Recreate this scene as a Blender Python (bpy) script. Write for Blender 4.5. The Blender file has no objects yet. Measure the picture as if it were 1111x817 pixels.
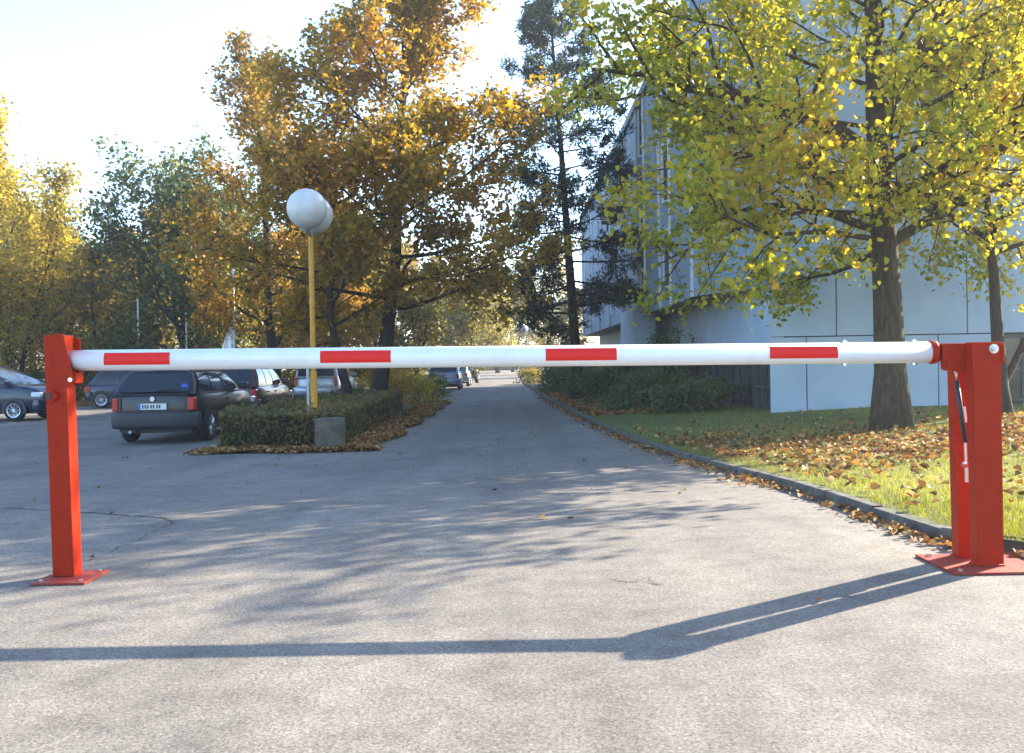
import bpy, math, random
import numpy as np
from mathutils import Vector, Matrix

S = bpy.context.scene
COL = S.collection
rad = math.radians

# ------------------------------------------------------------------ camera
F, CX, CY = 1080.0, 555.5, 408.5
CAMZ = 1.1
cam_d = bpy.data.cameras.new('camera'); cam = bpy.data.objects.new('camera', cam_d); COL.objects.link(cam)
cam_d.sensor_width = 36; cam_d.lens = 36 * F / 1111; cam_d.clip_end = 6000; cam_d.clip_start = 0.05
CM = Matrix.Rotation(rad(90 - 0.82), 4, 'X') @ Matrix.Rotation(rad(-1.0), 4, 'Z')
cam.matrix_world = Matrix.Translation((0, 0, CAMZ)) @ CM
S.camera = cam

def ray(px, py):
    return (CM.to_3x3() @ Vector(((px - CX) / F, -(py - CY) / F, -1))).normalized()
def at(px, py, Y):                     # where the sight line through a pixel reaches depth Y
    d = ray(px, py); t = Y / d.y
    return Vector((d.x * t, Y, CAMZ + d.z * t))
def sm(a, b, x):
    t = min(1, max(0, (x - a) / (b - a))); return t * t * (3 - 2 * t)
def g(y):                              # height of the asphalt
    return -0.3 * sm(5, 17, y) + 0.2 * sm(70, 140, y)
def hit(px, py, fn):
    d = ray(px, py); t = 0.5
    while t < 400:
        p = Vector((0, 0, CAMZ)) + d * t
        if p.z <= fn(p.x, p.y): return p
        t *= 1.004
    return p
KERB = [(12, 4.1), (7, 4.45), (4.6, 4.75), (3.6, 4.95), (3.05, 5.13), (2.75, 5.33), (2.56, 5.6), (2.48, 6.1), (2.46, 7), (2.45, 8.5), (2.40, 10), (2.34, 11.5),
        (2.24, 14), (2.1, 16.6), (1.9, 20), (1.68, 25), (1.4, 33), (1.06, 43), (0.8, 60), (0.75, 90), (0.7, 150)]
ky = [k[1] for k in KERB]; kx = [k[0] for k in KERB]
def kerb_x(y): return float(np.interp(y, ky, kx))
def lawn(x, y):
    d = max(0, x - kerb_x(y))
    return g(y) + 0.07 + 0.25 * sm(0, 6, d) * sm(4, 12, y)
def flat(x, y): return g(y)

# ------------------------------------------------------------------ mesh helpers
def link(name, me, mat=None, parent=None, smooth=False):
    o = bpy.data.objects.new(name, me); COL.objects.link(o)
    if mat:
        for m in (mat if isinstance(mat, (list, tuple)) else [mat]): me.materials.append(m)
    if parent: o.parent = parent
    if smooth: me.polygons.foreach_set('use_smooth', [True] * len(me.polygons))
    return o
class MB:
    def __init__(s): s.v = []; s.f = []; s.mi = []
    def add(s, vs, fs, mi=0):
        b = len(s.v); s.v += [tuple(v) for v in vs]
        for f in fs: s.f.append([b + i for i in f]); s.mi.append(mi)
    def box(s, x0, x1, y0, y1, z0, z1, M=None, mi=0):
        vs = [Vector((x, y, z)) for z in (z0, z1) for y in (y0, y1) for x in (x0, x1)]
        if M: vs = [M @ v for v in vs]
        s.add(vs, [(0, 2, 3, 1), (4, 5, 7, 6), (0, 1, 5, 4), (2, 6, 7, 3), (0, 4, 6, 2), (1, 3, 7, 5)], mi)
    def tube(s, pts, rs, n=8, cap=True, mi=0):
        pts = [Vector(p) for p in pts]; rings = []
        if isinstance(rs, (int, float)): rs = [rs] * len(pts)
        up = None
        for i, p in enumerate(pts):
            d = (pts[min(i + 1, len(pts) - 1)] - pts[max(i - 1, 0)]).normalized()
            if up is None: up = Vector((0, 0, 1)) if abs(d.z) < .9 else Vector((1, 0, 0))
            a = d.cross(up).normalized(); b = a.cross(d); up = b
            rings.append([p + (a * math.cos(2 * math.pi * k / n) + b * math.sin(2 * math.pi * k / n)) * rs[i] for k in range(n)])
        vs = [v for r in rings for v in r]; fs = []
        for i in range(len(pts) - 1):
            for k in range(n):
                k2 = (k + 1) % n
                fs.append((i * n + k, i * n + k2, (i + 1) * n + k2, (i + 1) * n + k))
        if cap:
            fs.append(tuple(range(n))[::-1]); fs.append(tuple((len(pts) - 1) * n + k for k in range(n)))
        s.add(vs, fs, mi)
    def sphere(s, c, r, n=24, m=14, sz=1.0):
        vs = []; fs = []
        for i in range(m + 1):
            th = math.pi * i / m
            for k in range(n):
                ph = 2 * math.pi * k / n
                vs.append((c[0] + r * math.sin(th) * math.cos(ph), c[1] + r * math.sin(th) * math.sin(ph), c[2] + r * sz * math.cos(th)))
        for i in range(m):
            for k in range(n):
                k2 = (k + 1) % n
                fs.append((i * n + k, (i + 1) * n + k, (i + 1) * n + k2, i * n + k2))
        s.add(vs, fs)
    def prism(s, poly, y0, y1):            # outline in x,z extruded along y
        n = len(poly)
        vs = [(x, y0, z) for x, z in poly] + [(x, y1, z) for x, z in poly]
        s.add(vs, [tuple(range(n)), tuple(range(n, 2 * n))[::-1]] + [(i, i + n, (i + 1) % n + n, (i + 1) % n) for i in range(n)])
    def build(s, name, mat=None, parent=None, smooth=False, bevel=0, subd=0, fix=True):
        me = bpy.data.meshes.new(name); me.from_pydata(s.v, [], s.f)
        if len(set(s.mi)) > 1: me.polygons.foreach_set('material_index', s.mi)
        if fix:
            import bmesh
            bm = bmesh.new(); bm.from_mesh(me)
            if smooth: bmesh.ops.remove_doubles(bm, verts=bm.verts, dist=1e-5)
            bmesh.ops.recalc_face_normals(bm, faces=bm.faces); bm.to_mesh(me); bm.free()
        me.update()
        o = link(name, me, mat, parent, smooth)
        if bevel:
            m = o.modifiers.new('b', 'BEVEL'); m.width = bevel; m.segments = 2; m.limit_method = 'ANGLE'; m.angle_limit = rad(35)
        if subd:
            m = o.modifiers.new('s', 'SUBSURF'); m.levels = subd; m.render_levels = subd
        return o
def tag(o, label=None, cat=None, group=None, kind=None):
    if label: o['label'] = label
    if cat: o['category'] = cat
    if group: o['group'] = group
    if kind: o['kind'] = kind
    return o
def empty(name, loc, label, cat, group=None, rz=0):
    o = bpy.data.objects.new(name, None); COL.objects.link(o); o.location = loc; o.rotation_euler = (0, 0, rz)
    o.empty_display_size = .2
    return tag(o, label, cat, group)
def copy_tree(o, parent=None):
    c = o.copy(); COL.objects.link(c)
    if parent: c.parent = parent
    for ch in list(o.children): copy_tree(ch, c)
    return c
def sheet(name, rows, mat, kind='structure', smooth=True):    # rows of points -> one grid sheet
    n = len(rows[0]); vs = [p for r in rows for p in r]
    fs = [(i * n + j, i * n + j + 1, (i + 1) * n + j + 1, (i + 1) * n + j) for i in range(len(rows) - 1) for j in range(n - 1)]
    me = bpy.data.meshes.new(name); me.from_pydata(vs, [], fs); me.update()
    o = link(name, me, mat, None, smooth); o['kind'] = kind
    return o

# ------------------------------------------------------------------ materials
def mat(name, col, rough=.6, metal=0, spec=.5, coat=0, alpha=None):
    m = bpy.data.materials.new(name); m.use_nodes = True
    b = m.node_tree.nodes['Principled BSDF']
    b.inputs['Base Color'].default_value = (*col, 1); b.inputs['Roughness'].default_value = rough
    b.inputs['Metallic'].default_value = metal; b.inputs['Specular IOR Level'].default_value = spec
    b.inputs['Coat Weight'].default_value = coat
    return m
def N(m, t, **kw):
    n = m.node_tree.nodes.new(t)
    for k, v in kw.items():
        if k in n.inputs: n.inputs[k].default_value = v
        else: setattr(n, k, v)
    return n
def L(m, a, b): m.node_tree.links.new(a, b)
def ramp(m, src, stops, interp='LINEAR'):
    r = N(m, 'ShaderNodeValToRGB'); e = r.color_ramp.elements; r.color_ramp.interpolation = interp
    while len(e) > 1: e.remove(e[0])
    for i, (p, c) in enumerate(stops):
        x = e[0] if i == 0 else e.new(p)
        x.position = p; x.color = (*c, 1) if len(c) == 3 else c
    L(m, src, r.inputs['Fac']); return r.outputs['Color']
def mix(m, a, b, fac, mode='MIX'):
    n = N(m, 'ShaderNodeMix', data_type='RGBA', blend_type=mode)
    for s, i in ((a, 6), (b, 7), (fac, 0)):
        if hasattr(s, 'is_output'): L(m, s, n.inputs[i])
        else: n.inputs[i].default_value = (*s, 1) if isinstance(s, tuple) else s
    return n.outputs[2]
def noise(m, scale, detail=4, rough=.55, vec=None, dist=0):
    n = N(m, 'ShaderNodeTexNoise', Scale=scale, Detail=detail, Roughness=rough, Distortion=dist)
    if vec is None:
        vec = N(m, 'ShaderNodeTexCoord').outputs['Object']
    L(m, vec, n.inputs['Vector']); return n.outputs['Fac']
def bsdf(m): return m.node_tree.nodes['Principled BSDF']
def bump(m, h, strength, dist=.01):
    n = N(m, 'ShaderNodeBump', Strength=strength, Distance=dist); L(m, h, n.inputs['Height']); L(m, n.outputs[0], bsdf(m).inputs['Normal'])
def noisy(name, c0, c1, scale=6, rough=.8, detail=5, bmp=0, c2=None, lo=.35, hi=.65, spec=.3, metal=0, bdist=.01):
    m = mat(name, c0, rough, metal, spec)
    f = noise(m, scale, detail)
    L(m, ramp(m, f, [(lo, c0), (hi, c1)] if c2 is None else [(lo, c0), ((lo + hi) / 2, c1), (hi, c2)]), bsdf(m).inputs['Base Color'])
    if bmp: bump(m, f, bmp, bdist)
    return m
def leafmat(name, stops, transl=.5, rough=.55):
    m = bpy.data.materials.new(name); m.use_nodes = True; nt = m.node_tree
    b = bsdf(m); b.inputs['Roughness'].default_value = rough; b.inputs['Specular IOR Level'].default_value = .35
    a = N(m, 'ShaderNodeAttribute', attribute_name='tint')
    c = ramp(m, a.outputs['Fac'], stops)
    L(m, c, b.inputs['Base Color'])
    t = N(m, 'ShaderNodeBsdfTranslucent'); L(m, c, t.inputs['Color'])
    mx = N(m, 'ShaderNodeMixShader'); mx.inputs[0].default_value = transl
    L(m, b.outputs[0], mx.inputs[1]); L(m, t.outputs[0], mx.inputs[2])
    L(m, mx.outputs[0], nt.nodes['Material Output'].inputs['Surface'])
    return m

def asphalt_mat():
    m = mat('asphalt', (.2, .2, .2), .9, spec=.25)
    tc = N(m, 'ShaderNodeTexCoord').outputs['Object']
    v = N(m, 'ShaderNodeTexVoronoi', Scale=140); L(m, tc, v.inputs['Vector'])
    chip = ramp(m, v.outputs['Color'], [(0, (.12, .113, .100)), (.4, (.195, .181, .160)), (.8, (.255, .237, .21)), (1, (.36, .334, .295))])
    fine = noise(m, 60, 3, .7, tc)
    c = mix(m, chip, ramp(m, fine, [(.34, (.45, .45, .46)), (.56, (1.0, .99, .97))]), .7, 'MULTIPLY')
    big = noise(m, .55, 6, .6, tc, .6)
    c = mix(m, c, ramp(m, big, [(.3, (.70, .70, .705)), (.5, (.94, .93, .91)), (.72, (1.10, 1.08, 1.04))]), 1.0, 'MULTIPLY')
    mid = noise(m, 5, 5, .65, tc)
    c = mix(m, c, ramp(m, mid, [(.33, (.78, .77, .76)), (.6, (1.05, 1.05, 1.04))]), 1.0, 'MULTIPLY')
    # long worn wheel tracks along the road
    mp = N(m, 'ShaderNodeMapping'); mp.inputs['Scale'].default_value = (1.6, .06, 1); L(m, tc, mp.inputs['Vector'])
    tr = noise(m, 1.0, 3, .5, mp.outputs[0])
    c = mix(m, c, ramp(m, tr, [(.35, (.86, .86, .87)), (.62, (1.08, 1.07, 1.05))]), 1.0, 'MULTIPLY')
    L(m, c, bsdf(m).inputs['Base Color'])
    h = N(m, 'ShaderNodeMath', operation='ADD'); L(m, v.outputs['Distance'], h.inputs[0]); L(m, fine, h.inputs[1])
    c2 = noise(m, 1.7, 2, .5, tc, 1.5)
    bump(m, h.outputs[0], .22, .004)
    oil = mix(m, c, ramp(m, c2, [(.66, (1, 1, 1)), (.75, (.78, .77, .76))]), 1.0, 'MULTIPLY'); L(m, oil, bsdf(m).inputs['Base Color'])
    return m
M = {}
M['asphalt'] = asphalt_mat()
M['earth'] = noisy('earth', (.07, .05, .03), (.15, .11, .06), 3, .95, 8, .5, (.12, .13, .04), .3, .7, bdist=.05)
M['meadow'] = noisy('meadow', (.10, .075, .035), (.09, .12, .025), .35, .95, 8, .4, (.17, .17, .04), .35, .65, bdist=.05)
M['turf'] = noisy('turf', (.075, .06, .025), (.07, .10, .02), 2.5, .95, 8, .6, (.11, .13, .03), .35, .65, bdist=.03)
M['kerbstone'] = noisy('kerbstone', (.045, .043, .036), (.15, .14, .12), 9, .9, 8, .5, lo=.3, hi=.72)
M['crack'] = mat('crack', (.05, .048, .045), .95)
M['red'] = mat('red_paint', (.3, .012, .005), .45, spec=.12)
L(M['red'], ramp(M['red'], noise(M['red'], 14, 6, .7), [(.28, (.26, .016, .003)), (.5, (.35, .019, .003)), (.72, (.37, .024, .004))]), bsdf(M['red']).inputs['Base Color'])
bump(M['red'], noise(M['red'], 70, 3), .12, .002)
M['dusty'] = mat('dusty_red', (.3, .014, .005), .7, spec=.2)
L(M['dusty'], mix(M['dusty'], ramp(M['dusty'], noise(M['dusty'], 22, 8, .7), [(.42, (.31, .015, .005)), (.62, (.25, .05, .03)), (.75, (.22, .13, .09))]), (.2, .17, .14), .08), bsdf(M['dusty']).inputs['Base Color'])
M['band'] = mat('red_film', (.74, .018, .012), .45, spec=.25)
M['white'] = mat('white_paint', (.80, .79, .76), .30, coat=.3)
L(M['white'], ramp(M['white'], noise(M['white'], 5, 8, .7), [(.3, (.74, .72, .66)), (.5, (.81, .80, .77))]), bsdf(M['white']).inputs['Base Color'])
M['steel'] = mat('steel', (.62, .60, .56), .3, 1)
M['dullsteel'] = noisy('galvanised', (.30, .31, .32), (.45, .46, .46), 20, .5, 4, metal=.7)
M['black'] = mat('black_plastic', (.02, .02, .022), .45)
M['sticker'] = mat('paper_sticker', (.75, .74, .70), .6)
M['globe'] = mat('opal_globe', (.84, .83, .80), .25, spec=.5)
L(M['globe'], ramp(M['globe'], noise(M['globe'], 2.2, 4, .5), [(.32, (.52, .50, .45)), (.62, (.64, .63, .60))]), bsdf(M['globe']).inputs['Base Color'])
bsdf(M['globe']).inputs['Subsurface Weight'].default_value = .25; bsdf(M['globe']).inputs['Subsurface Radius'].default_value = (.2, .2, .2)
M['yellow'] = noisy('yellow_paint', (.50, .235, .02), (.60, .30, .035), 6, .45, 5)
M['concrete'] = noisy('weathered_concrete', (.055, .052, .035), (.13, .115, .085), 5, .9, 8, .5, lo=.3, hi=.7)
M['rubber'] = mat('rubber', (.018, .018, .019), .85)
M['alloy'] = mat('alloy', (.50, .51, .53), .35, .8)
M['glass'] = mat('car_glass', (.02, .028, .036), .06, spec=.4)
M['taillight'] = mat('tail_light', (.45, .02, .018), .15, coat=.6)
M['headlight'] = mat('head_light', (.70, .74, .78), .1, coat=.8)
M['plate'] = mat('plate', (.62, .62, .60), .5)
M['plateblue'] = mat('plate_blue', (.03, .09, .5), .5)
M['trim'] = mat('dark_trim', (.03, .03, .033), .6)
M['wall'] = noisy('white_panel', (.36, .45, .54), (.44, .53, .61), 1.2, .7, 8, .05, lo=.3, hi=.7)
M['facade'] = noisy('grey_panel', (.16, .23, .31), (.24, .32, .395), .9, .65, 8, .05, lo=.3, hi=.7)
M['soffit'] = noisy('stained_concrete', (.22, .21, .19), (.34, .32, .28), 1.5, .85, 8)
M['joint'] = mat('joint', (.045, .05, .055), .8)
M['darkglass'] = mat('window_glass', (.03, .04, .045), .06, spec=.8)
M['frame'] = mat('window_frame', (.05, .052, .055), .5)
M['paleframe'] = mat('pale_frame', (.60, .62, .63), .5)
def bark(name, a, b, sc=14):
    m = mat(name, a, .9, spec=.2)
    tc = N(m, 'ShaderNodeTexCoord').outputs['Object']
    mp = N(m, 'ShaderNodeMapping'); mp.inputs['Scale'].default_value = (1, 1, .25); L(m, tc, mp.inputs['Vector'])
    f = noise(m, sc, 8, .7, mp.outputs[0])
    L(m, ramp(m, f, [(.35, a), (.65, b)]), bsdf(m).inputs['Base Color']); bump(m, f, .9, .03); return m
M['bark'] = bark('bark', (.020, .016, .009), (.095, .075, .044), 22)
M['darkbark'] = bark('dark_bark', (.016, .013, .009), (.055, .043, .03))
M['palebark'] = bark('pale_bark', (.16, .15, .13), (.55, .53, .48), 4)
LF = {}
LF['lime'] = leafmat('lime_leaf', [(0, (.17, .20, .018)), (.3, (.32, .33, .022)), (.55, (.55, .47, .026)), (.85, (.72, .55, .04)), (1, (.62, .34, .04))], .6)
LF['gold'] = leafmat('oak_gold', [(0, (.15, .12, .014)), (.35, (.33, .22, .016)), (.7, (.56, .33, .02)), (1, (.52, .21, .02))], .52)
LF['orange'] = leafmat('orange_leaf', [(0, (.13, .095, .014)), (.35, (.29, .185, .018)), (.7, (.46, .26, .022)), (1, (.40, .17, .025))], .52)
LF['yellow'] = leafmat('birch_yellow', [(0, (.18, .165, .018)), (.4, (.42, .34, .025)), (.8, (.60, .45, .05)), (1, (.48, .30, .04))], .5)
LF['green'] = leafmat('dark_green', [(0, (.045, .075, .024)), (.5, (.095, .135, .036)), (.85, (.16, .18, .04)), (1, (.30, .23, .035))], .45)
LF['olive'] = leafmat('olive_leaf', [(0, (.07, .085, .017)), (.4, (.18, .165, .026)), (.8, (.34, .26, .035)), (1, (.42, .24, .035))], .5)
LF['needle'] = leafmat('pine_needle', [(0, (.02, .042, .026)), (.6, (.042, .075, .044)), (1, (.07, .105, .058))], .2)
LF['hedge'] = leafmat('hedge_leaf', [(0, (.06, .07, .02)), (.5, (.14, .13, .035)), (.8, (.25, .17, .04)), (1, (.34, .13, .05))], .4)
LF['bush'] = leafmat('bush_leaf', [(0, (.06, .085, .03)), (.6, (.13, .165, .05)), (.9, (.12, .15, .05)), (1, (.24, .20, .04))], .4)
LF['maroon'] = leafmat('maroon_leaf', [(0, (.05, .015, .015)), (.6, (.13, .04, .03)), (1, (.20, .10, .03))], .35)
LF['litter'] = leafmat('litter', [(0, (.10, .045, .015)), (.35, (.20, .09, .026)), (.65, (.35, .165, .038)), (.85, (.50, .26, .055)), (1, (.50, .36, .16))], .3, .7)
LF['grass'] = leafmat('grass', [(0, (.13, .135, .014)), (.45, (.27, .28, .022)), (.8, (.44, .40, .03)), (1, (.55, .44, .12))], .5)

# ------------------------------------------------------------------ leaves
def quat_frames(rg, n, upbias=.4):
    nrm = rg.normal(size=(n, 3)); nrm[:, 2] = np.abs(nrm[:, 2]) + upbias
    nrm /= np.linalg.norm(nrm, axis=1, keepdims=True)
    t = rg.normal(size=(n, 3)); t -= (t * nrm).sum(1, keepdims=True) * nrm; t /= np.linalg.norm(t, axis=1, keepdims=True)
    return nrm, t, np.cross(nrm, t)
def leaf_mesh(name, P, size, rg, material, parent=None, shape='quad', aspect=.6, upbias=.3, tint=None, fold=.25, hang=0, axis=None):
    n = len(P); P = np.asarray(P, dtype=float)
    nrm, t, b = quat_frames(rg, n, upbias)
    if axis is not None:                # needles point along their twig
        t = axis + rg.normal(size=(n, 3)) * .45; t /= np.linalg.norm(t, axis=1, keepdims=True)
        nrm = np.cross(t, rg.normal(size=(n, 3))); nrm /= np.linalg.norm(nrm, axis=1, keepdims=True); b = np.cross(nrm, t)
    if hang:
        t = t + np.array([0, 0, -hang]); t /= np.linalg.norm(t, axis=1, keepdims=True)
        b = np.cross(nrm, t); b /= np.linalg.norm(b, axis=1, keepdims=True); nrm = np.cross(t, b)
    s = size * rg.uniform(.5, 1.4, size=(n, 1))
    if shape == 'quad':
        loc = [(0, -.5, 0), (aspect * .5, 0.05, fold * .2), (0, .5, 0), (-aspect * .5, 0.05, fold * .2)]; fs = [(0, 1, 2, 3)]
    elif shape == 'blade':
        loc = [(-aspect * .5, 0, 0), (aspect * .5, 0, 0), (0, 1, 0)]; fs = [(0, 1, 2)]
    else:
        loc = [(0, -.5, 0), (.40, -.28, fold * .4), (.36, .12, fold * .4), (0, .58, -.08), (-.36, .12, fold * .4), (-.40, -.28, fold * .4)]
        fs = [(0, 1, 2, 3), (0, 3, 4, 5)]
    k = len(loc)
    V = np.stack([P + s * (b * l[0] + t * l[1] + nrm * l[2]) for l in loc], axis=1).reshape(-1, 3)
    nf = len(fs); fl = len(fs[0])
    idx = (np.arange(n)[:, None, None] * k + np.array(fs)[None]).reshape(-1)
    me = bpy.data.meshes.new(name)
    me.vertices.add(len(V)); me.vertices.foreach_set('co', V.astype(np.float32).ravel())
    me.loops.add(len(idx)); me.loops.foreach_set('vertex_index', idx.astype(np.int32))
    me.polygons.add(n * nf); me.polygons.foreach_set('loop_start', (np.arange(n * nf) * fl).astype(np.int32))
    me.update(calc_edges=True)
    if tint is None: tint = rg.random(n)
    at_ = me.attributes.new('tint', 'FLOAT', 'FACE'); at_.data.foreach_set('value', np.repeat(np.clip(tint, 0, 1), nf).astype(np.float32))
    return link(name, me, material, parent)

# ------------------------------------------------------------------ trees
def vperp(rg, d):
    v = Vector(rg.normal(size=3)); v -= d * v.dot(d); return v.normalized()
def bend(rg, p, d, length, n, wander, trop):
    pts = [p.copy()]; d = d.normalized()
    for i in range(n):
        d = (d + Vector(rg.normal(size=3)) * wander + Vector((0, 0, trop))).normalized()
        p = p + d * (length / n); pts.append(p.copy())
    return pts
def along(pts, s):
    x = s * (len(pts) - 1); i = min(int(x), len(pts) - 2); f = x - i
    return pts[i].lerp(pts[i + 1], f), (pts[i + 1] - pts[i]).normalized()

def tree(name, base, label, group, leaf, barkm, seed, H, r0, limb_len, n_limb=22, first=.25, a0=10, a1=65, n_sub=6, n_twig=5, leaf_size=.12, k_leaf=5, spread=.22,
         lean=(0, 0), trop=.03, profile=None, shape='quad', stems=1, hang=0, aspect=.7, tint_mode=None, limbs=(), upbias=.3, twig_len=.38, limb_r=.42, wander=.05, needles=False, cat='tree', trunk_top=.93, zmin=0):
    rg = np.random.default_rng(seed)
    root = empty(name, base, label, cat, group)
    B = MB(); A = []; AX = []
    if profile is None: profile = lambda t: (math.sin(math.pi * min(1, .18 + .82 * t) ** 1.05) + .12)
    for st in range(stems):
        off = Vector((0, 0, 0)) if stems == 1 else Vector((rg.normal() * .25, rg.normal() * .25, 0))
        dl = Vector((lean[0] + (rg.normal() * .16 if stems > 1 else 0), lean[1] + (rg.normal() * .16 if stems > 1 else 0), 1))
        hh = H * (1 if st == 0 else rg.uniform(.7, .95))
        tp = bend(rg, off + Vector((0, 0, -.15)), dl, hh * trunk_top, 10, wander, .06)
        rr = [r0 * ((1.35 if i == 0 else 1) * (1 - .9 * (i / 10) ** .9)) + .008 for i in range(11)]
        B.tube(tp, rr, 12 if r0 > .15 else 7)
        jobs = []
        nl = n_limb if stems == 1 else max(6, n_limb // stems + 2)
        az = rg.uniform(0, 6.28)
        for i in range(nl):
            t = (i + rg.uniform(.1, .9)) / nl
            az += 2.4 + rg.normal() * .35
            el = rad(a0 + (a1 - a0) * t + rg.normal() * 8)
            s = first + (1 - first) * t
            p, _ = along(tp, min(.995, s))
            d = Vector((math.cos(az) * math.cos(el), math.sin(az) * math.cos(el), math.sin(el)))
            jobs.append((p, d, limb_len * profile(t) * rg.uniform(.75, 1.15), r0 * limb_r * (1 - .75 * t)))
        if st == 0:
            for (s, azd, eld, ln, rl) in limbs:
                p, _ = along(tp, s); a = rad(azd); e = rad(eld)
                jobs.append((p, Vector((math.cos(a) * math.cos(e), math.sin(a) * math.cos(e), math.sin(e))), ln, rl))
        for (p, d, ln, rl) in jobs:
            if ln < .15: continue
            lp = bend(rg, p, d, ln, 6, .13 if not needles else .06, trop)
            if zmin and min(v.z for v in lp) < zmin: continue
            B.tube(lp, [rl * (1 - .85 * i / 6) + .006 for i in range(7)], 6 if rl > .03 else 4, False)
            ns = max(2, int(n_sub * (.5 + .5 * ln / limb_len) + .5))
            for j in range(ns):
                s = .22 + .78 * (j + rg.uniform(.2, 1)) / ns
                q, qd = along(lp, min(s, .999))
                ang = rad(rg.uniform(28, 65)); side = vperp(rg, qd)
                if needles: side = Vector((side.x, side.y, side.z * .25)).normalized()
                sd = qd * math.cos(ang) + side * math.sin(ang)
                sl = ln * rg.uniform(.28, .5) * (1.15 - .55 * s)
                sp = bend(rg, q, sd, sl, 4, .14, trop * .6)
                if zmin and (sp[-1].z < zmin + .05 or sp[2].z < zmin): continue
                B.tube(sp, [max(.005, rl * .34) * (1 - .8 * i / 4) + .003 for i in range(5)], 4 if rl > .03 else 3, False)
                nt = n_twig
                for w in range(nt):
                    s2 = .2 + .8 * (w + rg.uniform(.1, 1)) / nt
                    tq, td = along(sp, min(s2, .999)); ang = rad(rg.uniform(20, 70))
                    tdv = td * math.cos(ang) + vperp(rg, td) * math.sin(ang)
                    tl = max(.12, sl * twig_len * rg.uniform(.6, 1.3))
                    twp = bend(rg, tq, tdv, tl, 2, .15, trop * .3 - .04 * (hang > 0))
                    if twp[-1].z > zmin - .15: B.tube(twp, [.006, .0045, .002], 3, False)
                    for _ in range(k_leaf):
                        a_, ax_ = along(twp, rg.uniform(.25, 1.0))
                        if a_.z < zmin: continue
                        A.append(a_); AX.append(ax_)
    B.build('trunk', barkm, root, smooth=True, fix=False)
    P = np.array([tuple(a) for a in A]) + rg.normal(size=(len(A), 3)) * spread
    # light and dark clumps: neighbouring leaves share a tint
    ph = rg.uniform(0, 6.28, 3); fr = 1.3 / max(limb_len * .3, .5)
    cl = np.sin(P[:, 0] * fr * 2 + ph[0]) + np.sin(P[:, 1] * fr * 2.3 + ph[1]) + np.sin(P[:, 2] * fr * 1.9 + ph[2])
    tint = np.clip(.5 + cl * .11 + rg.normal(size=len(P)) * .22, 0, 1)
    leaf_mesh('crown', P, leaf_size, rg, leaf, root, shape, aspect, upbias, tint, hang=hang, axis=np.array([tuple(a) for a in AX]) if needles else None)
    return root
def plant_copy(src, loc, label, rz=0, sc=1, group=None):
    c = copy_tree(src); c.location = loc; c.rotation_euler = (0, 0, rz); c.scale = (sc, sc, sc); c['label'] = label
    if group: c['group'] = group
    return c

# ------------------------------------------------------------------ setting: ground, asphalt, kerb, lawn
ys = list(np.arange(-12, 32, .5)) + list(np.arange(32, 160, 3)) + [200, 300, 420]
xs = [-420, -300, -200, -90] + list(np.arange(-60, 61, 6)) + [90, 200, 300, 420]
sheet('ground', [[(x, y, g(y) - .06) for x in xs] for y in ys], M['meadow'])
ya = [y for y in ys if y <= 39.5]
sheet('road', [[(x, y, g(y)) for x in np.linspace(-34, 12.5, 24)] for y in ya], M['asphalt'])
yb = [y for y in ys if ya[-1] <= y <= 152]
sheet('far_road', [[(x, y, g(y)) for x in np.linspace(-6.2, 1.5, 6)] for y in yb], M['asphalt'])
# lawn strip beside the road
dense = []
for i in range(len(KERB) - 1):
    (x0, y0), (x1, y1) = KERB[i], KERB[i + 1]; n = max(2, int(math.hypot(x1 - x0, y1 - y0) / .5))
    dense += [(x0 + (x1 - x0) * k / n, y0 + (y1 - y0) * k / n) for k in range(n)]
dense.append(KERB[-1])
rows = []
for (x, y) in dense:
    rows.append([])
    for t in (0, .03, .07, .12, .2, .3, .45, .7, 1):
        X = x + .08 + (30 - x) * t; rows[-1].append((X, y, lawn(X, y) + .004))
sheet('lawn', rows, M['turf'])
# bare bed by the facade
rows = [[(kerb_x(y) + .13 + (5.4 - kerb_x(y)) * t, y, lawn(kerb_x(y) + (5.4 - kerb_x(y)) * t, y) + .012) for t in (0, .25, .5, .75, 1)] for y in np.arange(24, 90, 1.5)]
sheet('planting_bed', rows, M['earth'])
# kerb stones
kb = MB()
def offs(pts, d):
    out = []
    for i, (x, y) in enumerate(pts):
        a = pts[max(0, i - 1)]; b = pts[min(len(pts) - 1, i + 1)]
        tx, ty = b[0] - a[0], b[1] - a[1]; l = math.hypot(tx, ty); out.append((x + ty / l * d, y - tx / l * d))
    return out
rngk = random.Random(4)
# individual stones, one metre each, with fine gaps
acc = [0]
for i in range(1, len(dense)): acc.append(acc[-1] + math.hypot(dense[i][0] - dense[i - 1][0], dense[i][1] - dense[i - 1][1]))
dx = [d[0] for d in dense]; dy = [d[1] for d in dense]
def kp(s): return Vector((float(np.interp(s, acc, dx)), float(np.interp(s, acc, dy)), 0))
s = 0
while s < acc[-1] - 1:
    a, b = kp(s + .009), kp(s + .991); t = (b - a).normalized(); nn = Vector((t.y, -t.x, 0)); dz = rngk.uniform(-.012, .010)
    za, zb = g(a.y), g(b.y); wj = rngk.uniform(-.010, .010)
    vs = []
    for (p, z) in ((a, za), (b, zb)):
        for (o_, h) in ((0, -.1), (0.004, .066), (.014, .078), (.075, .08), (.088, .07), (.088, -.1)):
            q = p + nn * (o_ + wj); vs.append((q.x, q.y, z + h + (dz if h > 0 else 0)))
    kb.add(vs, [(i, i + 1, i + 7, i + 6) for i in range(5)] + [(0, 1, 2, 3, 4, 5), (6, 7, 8, 9, 10, 11)])
    s += 1.0
kb.build('kerb', M['kerbstone'])['kind'] = 'structure'
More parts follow.
